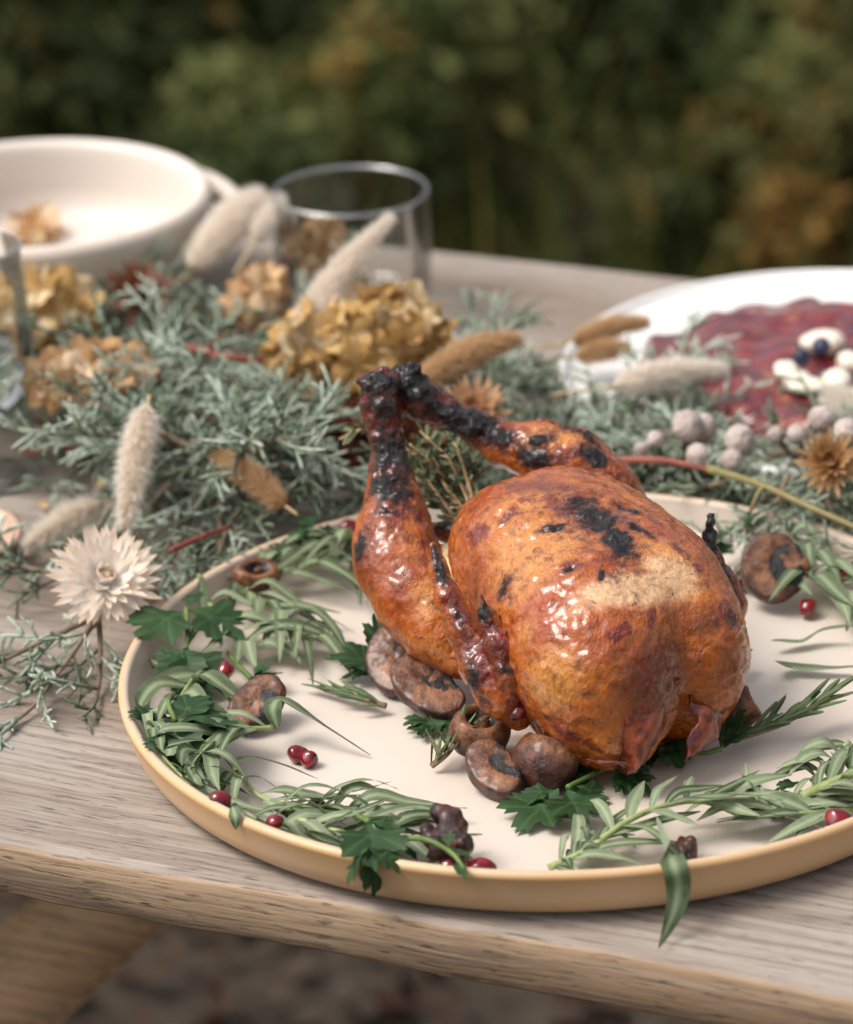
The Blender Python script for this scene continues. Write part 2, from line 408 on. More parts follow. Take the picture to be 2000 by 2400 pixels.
bushes = [(-0.72, 2.55, .42, .46, 0), (-0.40, 2.95, .50, .50, 1), (-0.10, 2.60, .30, .40, 0), (0.16, 3.00, .42, .46, 1), (0.42, 2.65, .34, .42, 0), (0.70, 2.95, .50, .50, 0), (0.66, 2.42, .22, .34, 1),
          (-0.62, 3.45, .70, .60, 0), (-0.22, 3.50, .62, .55, 0), (0.20, 3.60, .75, .60, 1), (0.60, 3.55, .72, .60, 0), (0.98, 3.30, .62, .55, 1), (-1.02, 3.10, .62, .55, 1), (0.30, 2.36, .20, .32, 2),
          (-0.25, 2.36, .20, .30, 1), (-0.85, 4.3, 1.3, 1.0, 1), (-0.1, 4.5, 1.6, 1.1, 1), (0.7, 4.4, 1.4, 1.1, 0), (1.5, 4.2, 1.4, 1.0, 1), (-1.7, 4.2, 1.4, 1.0, 0), (0.3, 5.6, 2.0, 1.4, 1), (-1.1, 5.6, 2.0, 1.4, 1), (1.6, 5.6, 2.0, 1.4, 0)]  # rearmost bushes sit out of view, made tall to darken the low sky's reflections
for bi, (bx, by, bh, bw, kd) in enumerate(bushes):
    root = tag(empty('bush', (bx, by, GZ)), bush_lab[kd], 'bush', ['olive bushes behind the table', 'dark green bushes behind the table', 'russet bushes behind the table'][kd])
    rb = np.random.default_rng(100 + bi); n = 7000
    cl = rb.normal(size=(46, 3)); cl /= np.linalg.norm(cl, axis=1)[:, None]; cl *= rb.uniform(0.35, 0.95, (46, 1)); cl[:, 2] = np.abs(cl[:, 2])
    ci = rb.integers(0, 46, n); pp = cl[ci] + rb.normal(0, 0.10, (n, 3))
    pp = pp * np.array([bw * .62, bw * .62, bh]); pp[:, 2] = np.abs(pp[:, 2]) + .02
    v, f = scatter_leaves(pp, 0.034, rb, aspect=0.45); cs = np.where(rb.uniform(size=46) > .95, rb.uniform(.7, .95, 46), rb.uniform(0, .55, 46))
    sh = np.clip(cs[ci] + rb.normal(0, .1, n) + (rb.uniform(size=n) > .97) * .5, 0, 1)
    me = mesh('foliage', v, f, M_BUSH[kd], smooth=False); attr(me, 'shade', np.repeat(sh, 4)); obj('crown', me, root)
    st = []
    for k in range(7):
        e = cl[k] * np.array([bw * .5, bw * .5, bh * .8]); st.append(tube(spline([(0, 0, -.03), e * .4 + np.array([0, 0, .08]), e], 6), np.linspace(.012, .004, 6), 5))
    obj('trunk', mesh('stems', *join_parts(st), M_BARK), root)

# ------------------------------------------------------------------ table
T_ANG = R(-23.29); T_U = np.array([math.cos(T_ANG), math.sin(T_ANG), 0]); T_N = np.array([-math.sin(T_ANG), math.cos(T_ANG), 0])
T_FRONT = np.array([-0.2094, -0.0915, 0.0]); T_DEPTH = 0.65; T_THICK = 0.0225
table = tag(empty('wooden_table', tuple(T_FRONT), (0, 0, T_ANG)), 'weathered grey brown wooden table with a thick sawn front edge', 'table')
TL, TR = -1.25, 1.35
def plank(y0, y1, seed, edge=False):
    nx, ny = 220, 22; xs = np.linspace(TL, TR, nx); V = []; 
    bv = 0.0022
    prof = [(y0, -T_THICK + bv), (y0, -bv * 1.0), (y0 + bv * .35, -bv * .35), (y0 + bv, 0.0)] + [(y, 0.0) for y in np.linspace(y0 + bv * 3, y1 - bv * 3, 8)] + \
           [(y1 - bv, 0.0), (y1 - bv * .35, -bv * .35), (y1, -bv), (y1, -T_THICK + bv), (y1 - bv, -T_THICK), (y0 + bv, -T_THICK)]
    m = len(prof)
    for x in xs:
        for (y, z) in prof: V.append((x, y, z))
    V = np.array(V); kk = np.tile(np.arange(m), nx)
    d = vnoise(V * np.array([1, .01, .01]), 28, seed) * .0007 + vnoise(V * np.array([1, .01, .01]), 140, seed + 3) * .00035
    if edge: V[:, 1] += np.where(kk < 3, d * 0.8, 0); V[:, 2] += np.where((kk == 1) | (kk == 2), d * .8, 0) + np.where((kk == m - 1) | (kk == 0), d, 0)
    F = [(i * m + k, i * m + (k + 1) % m, (i + 1) * m + (k + 1) % m, (i + 1) * m + k) for i in range(nx - 1) for k in range(m)]
    mi = [1 if (k in (0, 1, m - 1)) else 0 for i in range(nx - 1) for k in range(m)]
    F.append(tuple(range(m - 1, -1, -1))); F.append(tuple((nx - 1) * m + k for k in range(m))); mi += [1, 1]
    return V, F, mi
py = 0.0
for i, wd in enumerate((0.245, 0.17, 0.235)):
    V, F, mi = plank(py, py + wd - 0.0015, 31 + i, i == 0); V[:, 2] -= 0.0004 * i * (i == 1)
    obj('plank', mesh('plank', V, F, [M_WOOD, M_WOODEDGE], mi=mi), table); py += wd
def tpt(p): d = np.asarray(p) - T_FRONT; return np.array([d @ T_U, d @ T_N, d[2]])      # world -> table axes
for x in (TL + .25, TR - .25):
    for y in (.09, .56): obj('leg', mesh('leg', *box(x - .04, x + .04, y - .04, y + .04, GZ, -T_THICK - .002, .004), M_BRACE, smooth=False), table)
    obj('cross_rail', mesh('cross_rail', *box(x - .02, x + .02, .13, .52, -.115, -T_THICK - .0015, .003), M_BRACE, smooth=False), table)
    obj('foot_rail', mesh('foot_rail', *box(x - .02, x + .02, .13, .52, GZ + .12, GZ + .19, .003), M_BRACE, smooth=False), table)
def on_table_plane(px, py_, off):      # pixel ray meets the upright plane that runs along the table, off metres behind its front
    d = _ray(px, py_); q = T_FRONT + T_N * off; t = ((q - CAM_C) @ T_N) / (d @ T_N); return CAM_C + d * t
a_, b_ = tpt(on_table_plane(160, 2200, .33)), tpt(on_table_plane(-49, 2400, .33))
dv = (b_ - a_) / np.linalg.norm(b_ - a_); up = np.array([-dv[2], 0, dv[0]]) * (1 if dv[0] > 0 else -1)
t0 = (-T_THICK - .004 - a_[2]) / dv[2] ; s0 = a_ + dv * (t0 + .05); s1 = a_ + dv * ((GZ + .16 - a_[2]) / dv[2])
hw = .027; V = []
for p_ in (s0, s1):
    for dy in (-.018, .018):
        for sgn in (-1, 1): V.append(p_ + up * hw * sgn + np.array([0, dy, 0]))
F = [(0, 1, 3, 2), (4, 6, 7, 5), (0, 4, 5, 1), (2, 3, 7, 6), (1, 5, 7, 3), (0, 2, 6, 4)]
bm = bmesh.new(); bm.from_mesh(mesh('tmp', V, F)); bmesh.ops.recalc_face_normals(bm, faces=bm.faces); bmesh.ops.bevel(bm, geom=bm.edges[:], offset=.004, segments=2, affect='EDGES')
me = bpy.data.meshes.new('brace'); bm.to_mesh(me); bm.free(); me.materials.append(M_BRACE); obj('diagonal_brace', me, table)

# ------------------------------------------------------------------ round dishes
def dish(name, prof, mat_, loc, nn=160, outside_from=None, parent=None, wob=0.0, seed=0):
    V, F = capped(prof, nn); m = len(prof)
    me = None
    if wob: 
        a = np.arctan2(V[:, 1], V[:, 0]); V = V * (1 + wob * np.sin(2 * a + seed) + wob * .6 * np.sin(3 * a + 2 * seed))[:, None] * np.array([1, 1, 0]) + V * np.array([0, 0, 1])
    me = mesh(name, V, F, mat_)
    top = max(range(m), key=lambda i: prof[i][1]); zt = prof[top][1]
    outs = np.array([1.0 if i < top else (0.35 if i == top else 0.0) for i in range(m)])
    rim = np.array([max(0, 1 - abs(zt - .0035 - prof[i][1]) / .0028) if i < top else (max(0, 1 - (zt - prof[i][1]) / .0015) * .5) for i in range(m)])
    attr(me, 'outside', np.repeat(outs, nn)); attr(me, 'rimness', np.repeat(rim, nn))
    return obj(name, me, parent, loc)
def arc(cx, cz, r, a0, a1, n): return [(cx + r * math.cos(R(t)), cz + r * math.sin(R(t))) for t in np.linspace(a0, a1, n)]
PL_R, PL_H, PL_Z = 0.170, 0.0225, 0.0062        # platter radius, height, height of its floor
prof = [(.002, .0015), (.13, .0015), (.1325, 0.0), (.150, 0.0), (.1545, .0012)] + arc(.1535, .0145, .0142, -68, -12, 8) + \
       [(.1680, .0140), (.1690, .0172), (.1697, .0196)] + arc(.16765, .0203, .0022, -8, 188, 9) + [(.1652, .0180), (.1640, .0140)] + \
       arc(.1575, .0126, .0064, 0, -88, 7) + [(.150, .0060), (.12, .0058), (.06, .0057), (.002, .0057)]
platter = tag(dish('serving_platter', prof, M_PLATTER, (0, 0, 0), 220, wob=0.0012, seed=1.2), 'large round cream stoneware platter with an upright tan rim holding the roast', 'platter')
PL_Z = .0058
# ------------------------------------------------------------------ roast chicken
def m_skin():
    b = NB('roast_skin'); co = b.coord()
    ch, rd, pl, dp, gr = b.attr('char'), b.attr('red'), b.attr('pale'), b.attr('deep'), b.attr('gold')
    big = b.noise(co, 34, 4, 0.6); med = b.noise(co, 150, 5, 0.62); fin = b.noise(co, 620, 4, 0.6)
    wr = b.noise(b.map(co, (1, 1, 0.45), rot=(0.3, 0.2, 0.5)), 420, 3, 0.6, 1.2)
    c = b.mix(b.step(b.math('ADD', big, b.math('MULTIPLY', b.math('SUBTRACT', med, .5), .3)), .30, .70), (0.33, 0.055, 0.005), (0.52, 0.150, 0.014))
    c = b.mix(b.math('MULTIPLY', b.step(b.math('ADD', gr, b.math('MULTIPLY', b.math('SUBTRACT', med, .5), .5)), .22, .85), .85), c, (0.62, 0.262, 0.062))
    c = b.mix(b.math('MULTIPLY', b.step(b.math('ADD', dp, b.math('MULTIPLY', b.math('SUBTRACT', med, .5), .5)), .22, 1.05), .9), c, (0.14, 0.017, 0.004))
    c = b.mix(b.math('MULTIPLY', b.step(med, .50, .66), b.math('ADD', .12, b.math('MULTIPLY', rd, .4))), c, (0.24, 0.030, 0.007))
    palef = b.step(b.math('ADD', pl, b.math('MULTIPLY', b.math('SUBTRACT', med, .5), .7)), .34, .84)
    pc = b.mix(b.step(fin, .35, .7), (0.60, 0.34, 0.165), (0.72, 0.485, 0.30))
    c = b.mix(palef, c, pc)
    redn = b.noise(b.map(co, loc=(2, 1, 5)), 120, 5, 0.68)
    redf = b.step(b.math('ADD', rd, b.math('MULTIPLY', b.math('SUBTRACT', redn, .5), 2.4)), .55, .92)
    spot = b.math('MULTIPLY', b.step(b.noise(b.map(co, loc=(7, 3, 1)), 330, 2, .5), .690, .725), b.step(big, .36, .5))
    redf = b.math('MAXIMUM', redf, b.math('MULTIPLY', spot, .8))
    rc = b.mix(b.step(fin, .35, .65), (0.070, 0.004, 0.004), (0.22, 0.012, 0.010))
    c = b.mix(b.math('MULTIPLY', redf, .84), c, rc)
    chn = b.noise(b.map(co, loc=(1, 9, 4)), 170, 6, 0.72)
    cht = b.math('ADD', ch, b.math('MULTIPLY', b.math('SUBTRACT', chn, .5), 2.3))
    halo = b.step(cht, -.10, .60)
    c = b.mix(b.math('MULTIPLY', halo, .88), c, (0.070, 0.010, 0.006))
    chf = b.step(cht, .48, .84)
    c = b.mix(chf, c, b.mix(b.step(fin, .4, .75), (0.006, 0.0055, 0.006), (0.030, 0.027, 0.028)))
    pep = b.step(b.noise(b.map(co, loc=(4, 4, 2)), 480, 2, .5), .745, .765)
    c = b.mix(pep, c, (0.02, 0.012, 0.01))
    dry = b.noise(b.map(co, loc=(5, 5, 5)), 60, 3)
    rgh = b.math('ADD', .13, b.math('MULTIPLY', b.step(dry, .35, .7), .15))
    rgh = b.math('ADD', rgh, b.math('MULTIPLY', palef, .14))
    rgh = b.math('ADD', rgh, b.math('MULTIPLY', chf, .10))
    h = b.math('ADD', b.math('MULTIPLY', med, 1.0), b.math('MULTIPLY', wr, 1.2))
    h = b.math('MULTIPLY', h, b.math('SUBTRACT', 1.0, b.math('MULTIPLY', palef, .75)))
    h = b.math('ADD', h, b.math('MULTIPLY', fin, .38))
    h = b.math('ADD', h, b.math('MULTIPLY', redf, .5)); h = b.math('ADD', h, b.math('MULTIPLY', b.math('MULTIPLY', chf, chn), 2.2))
    b.pbr(Base_Color=c, Roughness=b.math('ADD', rgh, .1), Specular_IOR_Level=.30, Coat_Weight=b.math('SUBTRACT', .85, b.math('MULTIPLY', chf, .5)), Coat_Roughness=.08, Coat_Normal=b.bump(h, .12, .0010),
          Subsurface_Weight=b.math('MULTIPLY', b.math('SUBTRACT', 1.0, b.math('MAXIMUM', chf, redf)), .22), Subsurface_Radius=(.006, .0022, .0008), Subsurface_Scale=1.0,
          Normal=b.bump(h, .8, .0012))
    return b.m
M_SKIN = m_skin()
M_FAT = m_plain('pale_fat', (0.62, 0.42, 0.22), (0.80, 0.64, 0.42), 160, .3, .5, .001, .5, .5, .2)
b = NB('torn_cavity_skin'); co = b.coord(); n = b.noise(co, 240, 5, .65); n2 = b.noise(co, 60, 3)
b.pbr(Base_Color=b.mix(b.step(b.math('ADD', b.math('MULTIPLY', n, .6), b.math('MULTIPLY', n2, .4)), .40, .62), (0.085, 0.008, 0.006), (0.30, 0.055, 0.014)), Roughness=.26, Coat_Weight=.6, Coat_Roughness=.12,
      Normal=b.bump(n, .8, .0015)); M_TORN = b.m

chicken = tag(empty('roast_chicken', (0.005, 0.0, PL_Z)), 'glossy whole roast chicken with charred crossed legs on the platter', 'roast chicken')
CH0 = np.array([0.005, 0.0, PL_Z])
def px_r(px, py, Y, r): p = Q(px, py, Y); return p, r * mpp(p)
def chain_px(L): 
    pr = [px_r(*l) for l in L]; return [p for p, _ in pr], [r for _, r in pr]
YAW = R(24); ca, sa = math.cos(YAW), math.sin(YAW)
BM = np.array([[ca, -sa, 0], [sa, ca, 0], [0, 0, 1]])          # columns: bird's side axis, neck-to-tail axis, up
BC = np.array([0.0120, -0.018, 0.0])
def bl(s, a, z): return BC + BM @ np.array([s, a, z])
def f_body(p):
    # the underside is narrower than the top: work in a space stretched towards the plate
    q = (p - BC) @ BM; t = np.clip(q[:, 2] / .055, 0, 1); k = .78 + .22 * t * t * (3 - 2 * t); q = q.copy(); q[:, 0] = .006 + (q[:, 0] - .006) / k; p = BC + q @ BM.T
    d = s_sup(p, bl(.0035, .006, .048), (.0425, .059, .0430), BM, 3.1)
    d = smin(d, s_sup(p, bl(-.0150, -.023, .0445), (.0325, .044, .0385), BM, 2.5), .008)
    d = smin(d, s_sup(p, bl(.0235, -.021, .0425), (.0235, .039, .0350), BM, 2.5), .006)
    d = smin(d, s_sup(p, bl(-.003, .030, .066), (.029, .029, .0225), BM, 2.6), .02)
    # furrow between the two halves of the breast at the neck end, and the neck opening
    d = smax(d, -s_cap(p, bl(.007, -.066, .066), bl(.006, -.082, .010), .004, .011), .010)
    d = smax(d, -s_ell(p, bl(.011, -.066, .012), (.015, .022, .019), BM), .006)
    d = smax(d, -s_ell(p, bl(-.016, .072, .052), (.024, .020, .028), BM), .010)     # tail opening, stuffed with thyme
    return d
LEGL = chain_px([(893, 905, .066, 43), (897, 955, .064, 43), (906, 1010, .060, 31), (911, 1060, .056, 32), (915, 1120, .050, 47), (922, 1190, .042, 66),
                 (925, 1255, .034, 88), (936, 1320, .026, 99), (975, 1395, .016, 99), (1030, 1470, .006, 88), (1085, 1530, -.002, 62)])
LEGR = chain_px([(952, 905, .070, 42), (985, 938, .070, 44), (1045, 968, .069, 34), (1115, 1000, .067, 35), (1190, 1043, .064, 48), (1270, 1062, .060, 71),
                 (1350, 1085, .056, 77), (1425, 1140, .050, 60), (1510, 1215, .044, 40)])
WINGL1 = chain_px([(1014, 1278, -.020, 7), (1028, 1335, -.026, 19), (1048, 1395, -.034, 28), (1083, 1475, -.042, 40), (1135, 1560, -.050, 52), (1180, 1630, -.056, 52), (1215, 1680, -.056, 32)])
WINGL2 = chain_px([(1128, 1396, -.046, 6), (1142, 1450, -.050, 21), (1170, 1510, -.056, 31), (1194, 1580, -.060, 34), (1190, 1640, -.060, 32)])
WINGR = chain_px([(1669, 1212, .008, 10), (1664, 1262, .008, 12), (1672, 1310, .006, 19), (1698, 1365, .004, 29), (1716, 1420, .002, 30), (1705, 1480, -.004, 26)])
TAIL = chain_px([(1000, 1238, .052, 16), (1050, 1247, .050, 24), (1110, 1240, .046, 26)])
def f_legl(p): return s_chain(p, *LEGL, .006)
def f_legr(p): return s_chain(p, *LEGR, .006)
def knob(k, L):
    def f(p):
        d = s_ell(p, k, (.0062, .0062, .0058))
        for o in L: d = smin(d, s_ell(p, k + np.array(o[:3]), (o[3], o[3], o[3] * .9)), .0022)
        return d
    return f
f_knl = knob(LEGL[0][0], [(-.0040, -.001, .0022, .0046), (.0036, .0005, .0022, .0046), (0, -.003, .001, .0045), (-.0035, -.001, -.0045, .0042), (.0034, -.001, -.0040, .0042), (0, .002, .0035, .0040)])
f_knr = knob(LEGR[0][0], [(-.0030, 0, .0035, .0045), (.0020, .001, .0050, .0042), (.0046, 0, .0010, .0046), (-.0035, -.002, -.002, .0042)])
def f_wingl(p): return smin(s_chain(p, *WINGL1, .004), s_chain(p, *WINGL2, .004), .0035)
def f_wingr(p): return s_chain(p, *WINGR, .004)
def f_tail(p): return s_chain(p, *TAIL, .003)

def screen(V):
    d = V - CAM_C; wz = d @ CF; return np.stack([1000 + CAM_F * (d @ CR) / wz, 1200 - CAM_F * (d @ CU) / wz], 1), wz
def build_part(name, f, pts, rad, h, marks, mat_, wr=1.0, lo=None, hi=None, parent=None, lump=0.0):
    if lo is None:
        pts = np.array(pts); rad = np.array(rad)[:, None]; lo = (pts - rad).min(0) - .006; hi = (pts + rad).max(0) + .006
    V, F = surface_nets(f, lo, hi, h)
    Nn = normals(f, V); S, Wz = screen(V); front = (Nn @ CF) < -.05
    A = {k: np.zeros(len(V)) for k in ('char', 'red', 'pale', 'deep', 'gold')}
    for kind, px, py, rx, ry, ang, amt in marks:
        # the mark's centre is the skin point seen at that pixel; it spreads over the skin around that point
        dd = ((S - np.array([px, py])) ** 2).sum(1); cand = np.where(front & (dd < np.maximum(dd[front].min() * 4, 60)))[0]
        c = V[cand[np.argmin(Wz[cand])]]; q = V - c; m_ = mpp(c)
        ix, iy = q @ CR, q @ CU; nn_ = Nn[cand[np.argmin(Wz[cand])]]
        t1 = CR - (CR @ nn_) * nn_; t1 /= np.linalg.norm(t1); t2 = np.cross(nn_, t1)
        if t2 @ CU > 0: t2 = -t2                                  # right and down along the skin
        s_1 = max(.35, abs(t1 @ CR)); s_2 = max(.35, abs(t2 @ CU))
        u, v_ = q @ t1, q @ t2; ca_, sa_ = math.cos(R(ang)), math.sin(R(ang))
        uu, vv = (u * s_1) * ca_ + (v_ * s_2) * sa_, -(u * s_1) * sa_ + (v_ * s_2) * ca_
        e = (uu / (rx * m_)) ** 2 + (vv / (ry * m_)) ** 2 + ((q @ nn_) / (1.6 * max(rx, ry) * m_)) ** 2
        A[kind] = np.maximum(A[kind], amt * np.exp(-e * .9))
    chn = fbm(V, 300, 5, 3); mask = np.clip(A['char'], 0, 1)
    wrk = 1 - np.abs(fbm(V * np.array([1, .6, 1.5]), 150, 41, 2)); disp = wr * (.0010 * fbm(V, 70, 3, 2) + .00022 * fbm(V, 420, 61, 2) + .0007 * (wrk - .6) * np.clip(.5 + fbm(V, 40, 51, 1), 0, 1) + .00042 * fbm(V, 260, 9, 2) * (1 - .6 * np.clip(A['pale'], 0, 1)))
    disp += mask * .0016 * chn + .0004 * np.clip(A['red'], 0, 1) * fbm(V, 420, 21, 2)
    if lump: disp = disp + lump * fbm(V, 330, 31, 2)
    V = V + Nn * disp[:, None]
    me = mesh(name, V - CH0, F, mat_)
    for k, a in A.items(): attr(me, k, a)
    return obj(name, me, parent or chicken)
# marks: kind, photo x, y, half width, half height, turn, strength
mk_body = [('char', 1390, 1205, 70, 42, 20, 1.05), ('char', 1450, 1265, 44, 32, 40, 1.15), ('char', 1300, 1225, 40, 10, -5, .95), ('char', 1480, 1190, 48, 10, 20, .8), ('char', 1500, 1235, 45, 8, 24, .75),
           ('char', 1176, 1376, 17, 24, 20, 1.0), ('char', 1332, 1330, 14, 8, 0, 1.0), ('char', 1410, 1345, 8, 16, 0, 1.0), ('char', 1365, 1180, 30, 12, 30, .8), ('char', 1720, 1440, 20, 26, 0, .55),
           ('red', 1250, 1160, 150, 34, 10, 0.72), ('red', 1190, 1200, 50, 22, -20, 0.95), ('red', 1108, 1252, 26, 30, -45, 1.20), ('red', 1330, 1310, 130, 36, 8, 0.72), ('red', 1460, 1470, 40, 24, -15, 1.05), ('red', 1700, 1430, 50, 45, 20, 0.85),
           ('red', 1640, 1330, 22, 40, -30, 0.90), ('red', 1500, 1260, 90, 60, 30, 0.65), ('red', 1350, 1740, 110, 18, 12, 0.95), ('red', 1210, 1660, 22, 24, 0, 1.10), ('red', 1600, 1290, 60, 16, 35, 0.80),
           ('red', 1190, 1390, 22, 40, 0, 0.80), ('red', 1660, 1710, 40, 20, 40, 1.00), ('red', 1470, 1760, 50, 26, 0, 1.00), ('red', 1530, 1450, 18, 60, 10, 0.80),
           ('pale', 1490, 1372, 175, 50, -17, 1.0), ('pale', 1580, 1345, 80, 56, 15, 1.05),
           ('gold', 1240, 1290, 130, 100, 0, .95), ('gold', 1290, 1600, 80, 110, 30, .9), ('gold', 1250, 1170, 130, 40, 0, .7), ('gold', 1220, 1480, 40, 60, 0, .6), ('gold', 1560, 1300, 130, 60, 15, .8), ('gold', 1640, 1560, 40, 40, 0, .35),
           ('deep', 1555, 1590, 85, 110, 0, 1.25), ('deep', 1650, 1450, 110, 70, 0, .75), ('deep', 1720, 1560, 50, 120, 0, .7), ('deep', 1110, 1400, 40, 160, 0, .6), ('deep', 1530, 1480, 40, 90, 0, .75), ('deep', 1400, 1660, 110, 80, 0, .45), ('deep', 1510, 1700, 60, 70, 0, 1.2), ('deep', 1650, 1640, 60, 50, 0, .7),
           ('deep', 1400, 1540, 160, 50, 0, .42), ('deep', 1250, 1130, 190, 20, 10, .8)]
mk_ll = [('char', 890, 895, 80, 40, 0, 1.0), ('char', 905, 960, 60, 50, 0, .75), ('char', 915, 1050, 60, 70, 0, 1.0), ('char', 905, 1130, 52, 34, 10, 1.1), ('char', 950, 1150, 40, 40, 30, .8), ('char', 905, 1190, 40, 16, 0, .62), ('char', 838, 1285, 14, 40, 10, 1.0),
         ('red', 900, 950, 110, 110, 0, 1.10), ('red', 925, 1200, 90, 50, 0, 0.82), ('red', 930, 1090, 60, 60, 0, 0.90), ('red', 1000, 1280, 20, 60, 0, 0.80), ('red', 1070, 1535, 30, 20, 0, 1.10), ('red', 860, 1370, 24, 60, -30, 0.70), ('red', 960, 1480, 24, 80, -40, 0.65), ('red', 1025, 1330, 16, 90, -10, 1.00),
         ('deep', 930, 1340, 60, 70, 0, .62), ('deep', 850, 1300, 40, 110, 0, .75), ('deep', 900, 980, 140, 140, 0, 1.4), ('deep', 905, 1240, 70, 60, 0, .7), ('gold', 1000, 1400, 50, 70, 0, .75), ('gold', 960, 1290, 70, 40, 0, .45), ('gold', 1020, 1520, 50, 40, 0, .5)]
mk_lr = [('char', 960, 895, 80, 55, 20, 1.15), ('char', 1090, 985, 130, 36, 22, 1.25), ('char', 1180, 1010, 40, 16, 20, .8), ('char', 1257, 1028, 36, 14, -6, 1.1), ('char', 1250, 1080, 50, 26, 0, 1.1), ('char', 1400, 1065, 36, 24, 30, 1.15), ('char', 1360, 1000, 70, 10, 15, .9), ('char', 1490, 1170, 60, 20, 45, 1.0),
         ('red', 1060, 970, 160, 70, 20, 1.10), ('red', 1300, 1060, 120, 60, 10, 0.76), ('red', 1430, 1120, 40, 60, 0, 0.90), ('deep', 1030, 960, 150, 80, 0, 1.4), ('deep', 1280, 1120, 140, 40, 10, .6), ('gold', 1280, 1020, 90, 30, 0, .9), ('gold', 1380, 1030, 60, 30, 0, .7)]
mk_wl = [('char', 1030, 1320, 16, 60, -15, .95), ('char', 1130, 1420, 20, 36, 0, 1.0), ('char', 1070, 1440, 14, 50, -20, .6), ('char', 1195, 1555, 34, 26, 20, .8), ('char', 1110, 1600, 18, 60, -30, .75),
         ('red', 1060, 1410, 40, 110, -20, 1.00), ('red', 1170, 1490, 46, 80, -20, 1.10), ('red', 1130, 1560, 50, 90, -30, 0.90), ('red', 1200, 1650, 40, 50, 0, 1.00), ('deep', 1120, 1520, 90, 140, -30, 1.0)]
mk_wr = [('char', 1667, 1235, 40, 60, 0, 1.5), ('char', 1715, 1370, 16, 70, -20, .9), ('red', 1690, 1340, 40, 80, 0, 0.95), ('deep', 1695, 1370, 60, 120, 0, 1.1)]
build_part('body', f_body, None, None, .00095, mk_body, M_SKIN, 1.0, lo=bl(0, 0, .05) - .095, hi=bl(0, 0, .05) + .095)
_ll = build_part('leg', f_legl, *LEGL, .0009, mk_ll, M_SKIN, .8)
_lr = build_part('leg', f_legr, *LEGR, .0009, mk_lr, M_SKIN, .8)
build_part('bone_end', f_knl, [LEGL[0][0]], [.012], .0006, [('char', 890, 885, 70, 30, 0, .95), ('char', 915, 930, 40, 40, 0, .62), ('red', 890, 920, 130, 130, 0, 1.40), ('deep', 890, 920, 130, 130, 0, 1.6)], M_SKIN, .4, parent=_ll, lump=.0009)
build_part('bone_end', f_knr, [LEGR[0][0]], [.013], .0006, [('char', 960, 885, 100, 60, 20, 1.3), ('red', 950, 930, 90, 90, 0, 1.10), ('deep', 950, 930, 130, 130, 0, 1.6)], M_SKIN, .4, parent=_lr, lump=.0009)
build_part('wing', f_wingl, WINGL1[0] + WINGL2[0], WINGL1[1] + WINGL2[1], .0008, mk_wl, M_SKIN, .9)
build_part('wing', f_wingr, *WINGR, .0008, mk_wr, M_SKIN, .7)
build_part('tail', f_tail, *TAIL, .0009, [('char', 1050, 1228, 50, 12, 0, 1.1), ('red', 1050, 1250, 60, 20, 0, 0.80), ('deep', 1050, 1245, 70, 30, 0, .8)], M_SKIN, .6)

# torn skin hanging at the neck opening, fat between leg and breast
def sheet(name, rows, mat_, nu=26, nv=14, th=.0007, amp=.0016, seed=0):
    G = np.array([spline([Q(*q) for q in r], nu) for r in rows]); G = np.array([spline(G[:, i], nv) for i in range(nu)])   # nu x nv
    V = G.reshape(-1, 3); V = V + np.stack([fbm(V, 110, seed + k, 3) for k in range(3)], 1) * amp
    edge = np.zeros((nu, nv)); edge[:, -1] = 1; edge[0] = edge[-1] = 1
    V = V + (edge.ravel() * fbm(V, 260, seed + 9, 2) * .0022)[:, None] * np.array([.3, 0, 1.0])
    F = [(i * nv + j, (i + 1) * nv + j, (i + 1) * nv + j + 1, i * nv + j + 1) for i in range(nu - 1) for j in range(nv - 1)]
    me = mesh(name, V - CH0, F, mat_); o = obj(name, me, chicken); md = o.modifiers.new('thick', 'SOLIDIFY'); md.thickness = th * 2; md.offset = 0; return o
sheet('torn_skin', [[(1470, 1600, -.083), (1530, 1600, -.078), (1590, 1600, -.070)], [(1462, 1690, -.086), (1520, 1690, -.085), (1575, 1665, -.074)], [(1455, 1760, -.084), (1500, 1770, -.088), (1540, 1735, -.080)], [(1462, 1800, -.080), (1490, 1815, -.087), (1512, 1790, -.084)]], M_TORN, seed=1)
sheet('torn_skin', [[(1610, 1630, -.068), (1650, 1650, -.066), (1690, 1670, -.058)], [(1640, 1680, -.070), (1665, 1690, -.070), (1690, 1700, -.062)], [(1620, 1730, -.074), (1645, 1738, -.074), (1678, 1730, -.066)], [(1600, 1782, -.078), (1612, 1778, -.078), (1640, 1765, -.072)]], M_TORN, seed=5)
sheet('torn_skin', [[(1380, 1772, -.080), (1430, 1785, -.083), (1470, 1790, -.084)], [(1385, 1785, -.080), (1430, 1800, -.084), (1470, 1808, -.085)]], M_TORN, seed=8, nv=6)
build_part('fat', lambda p: smin(s_ell(p, Q(1042, 1300, .026), (.0080, .012, .0030)), s_ell(p, Q(1064, 1350, .012), (.0050, .010, .008)), .006), [Q(1048, 1275, .018), Q(1068, 1330, .006)], [.014, .014], .0008, [], M_FAT, 1.2)
# sticky lumps of glaze
M_GLAZE = m_plain('sticky_glaze', (0.05, 0.004, 0.006), (0.16, 0.010, 0.014), 300, .16, .6, .001, .5, .7)
def lump(px, py, Y, r, seed):
    c = Q(px, py, Y); rr = r * mpp(c)
    build_part('glaze_lump', lambda p: s_ell(p, c, (rr, rr, rr * .9)) , [c], [rr * 1.5], max(.0005, rr / 9), [], M_GLAZE, .9)
lump(1213, 1668, -.0630, 22, 2)
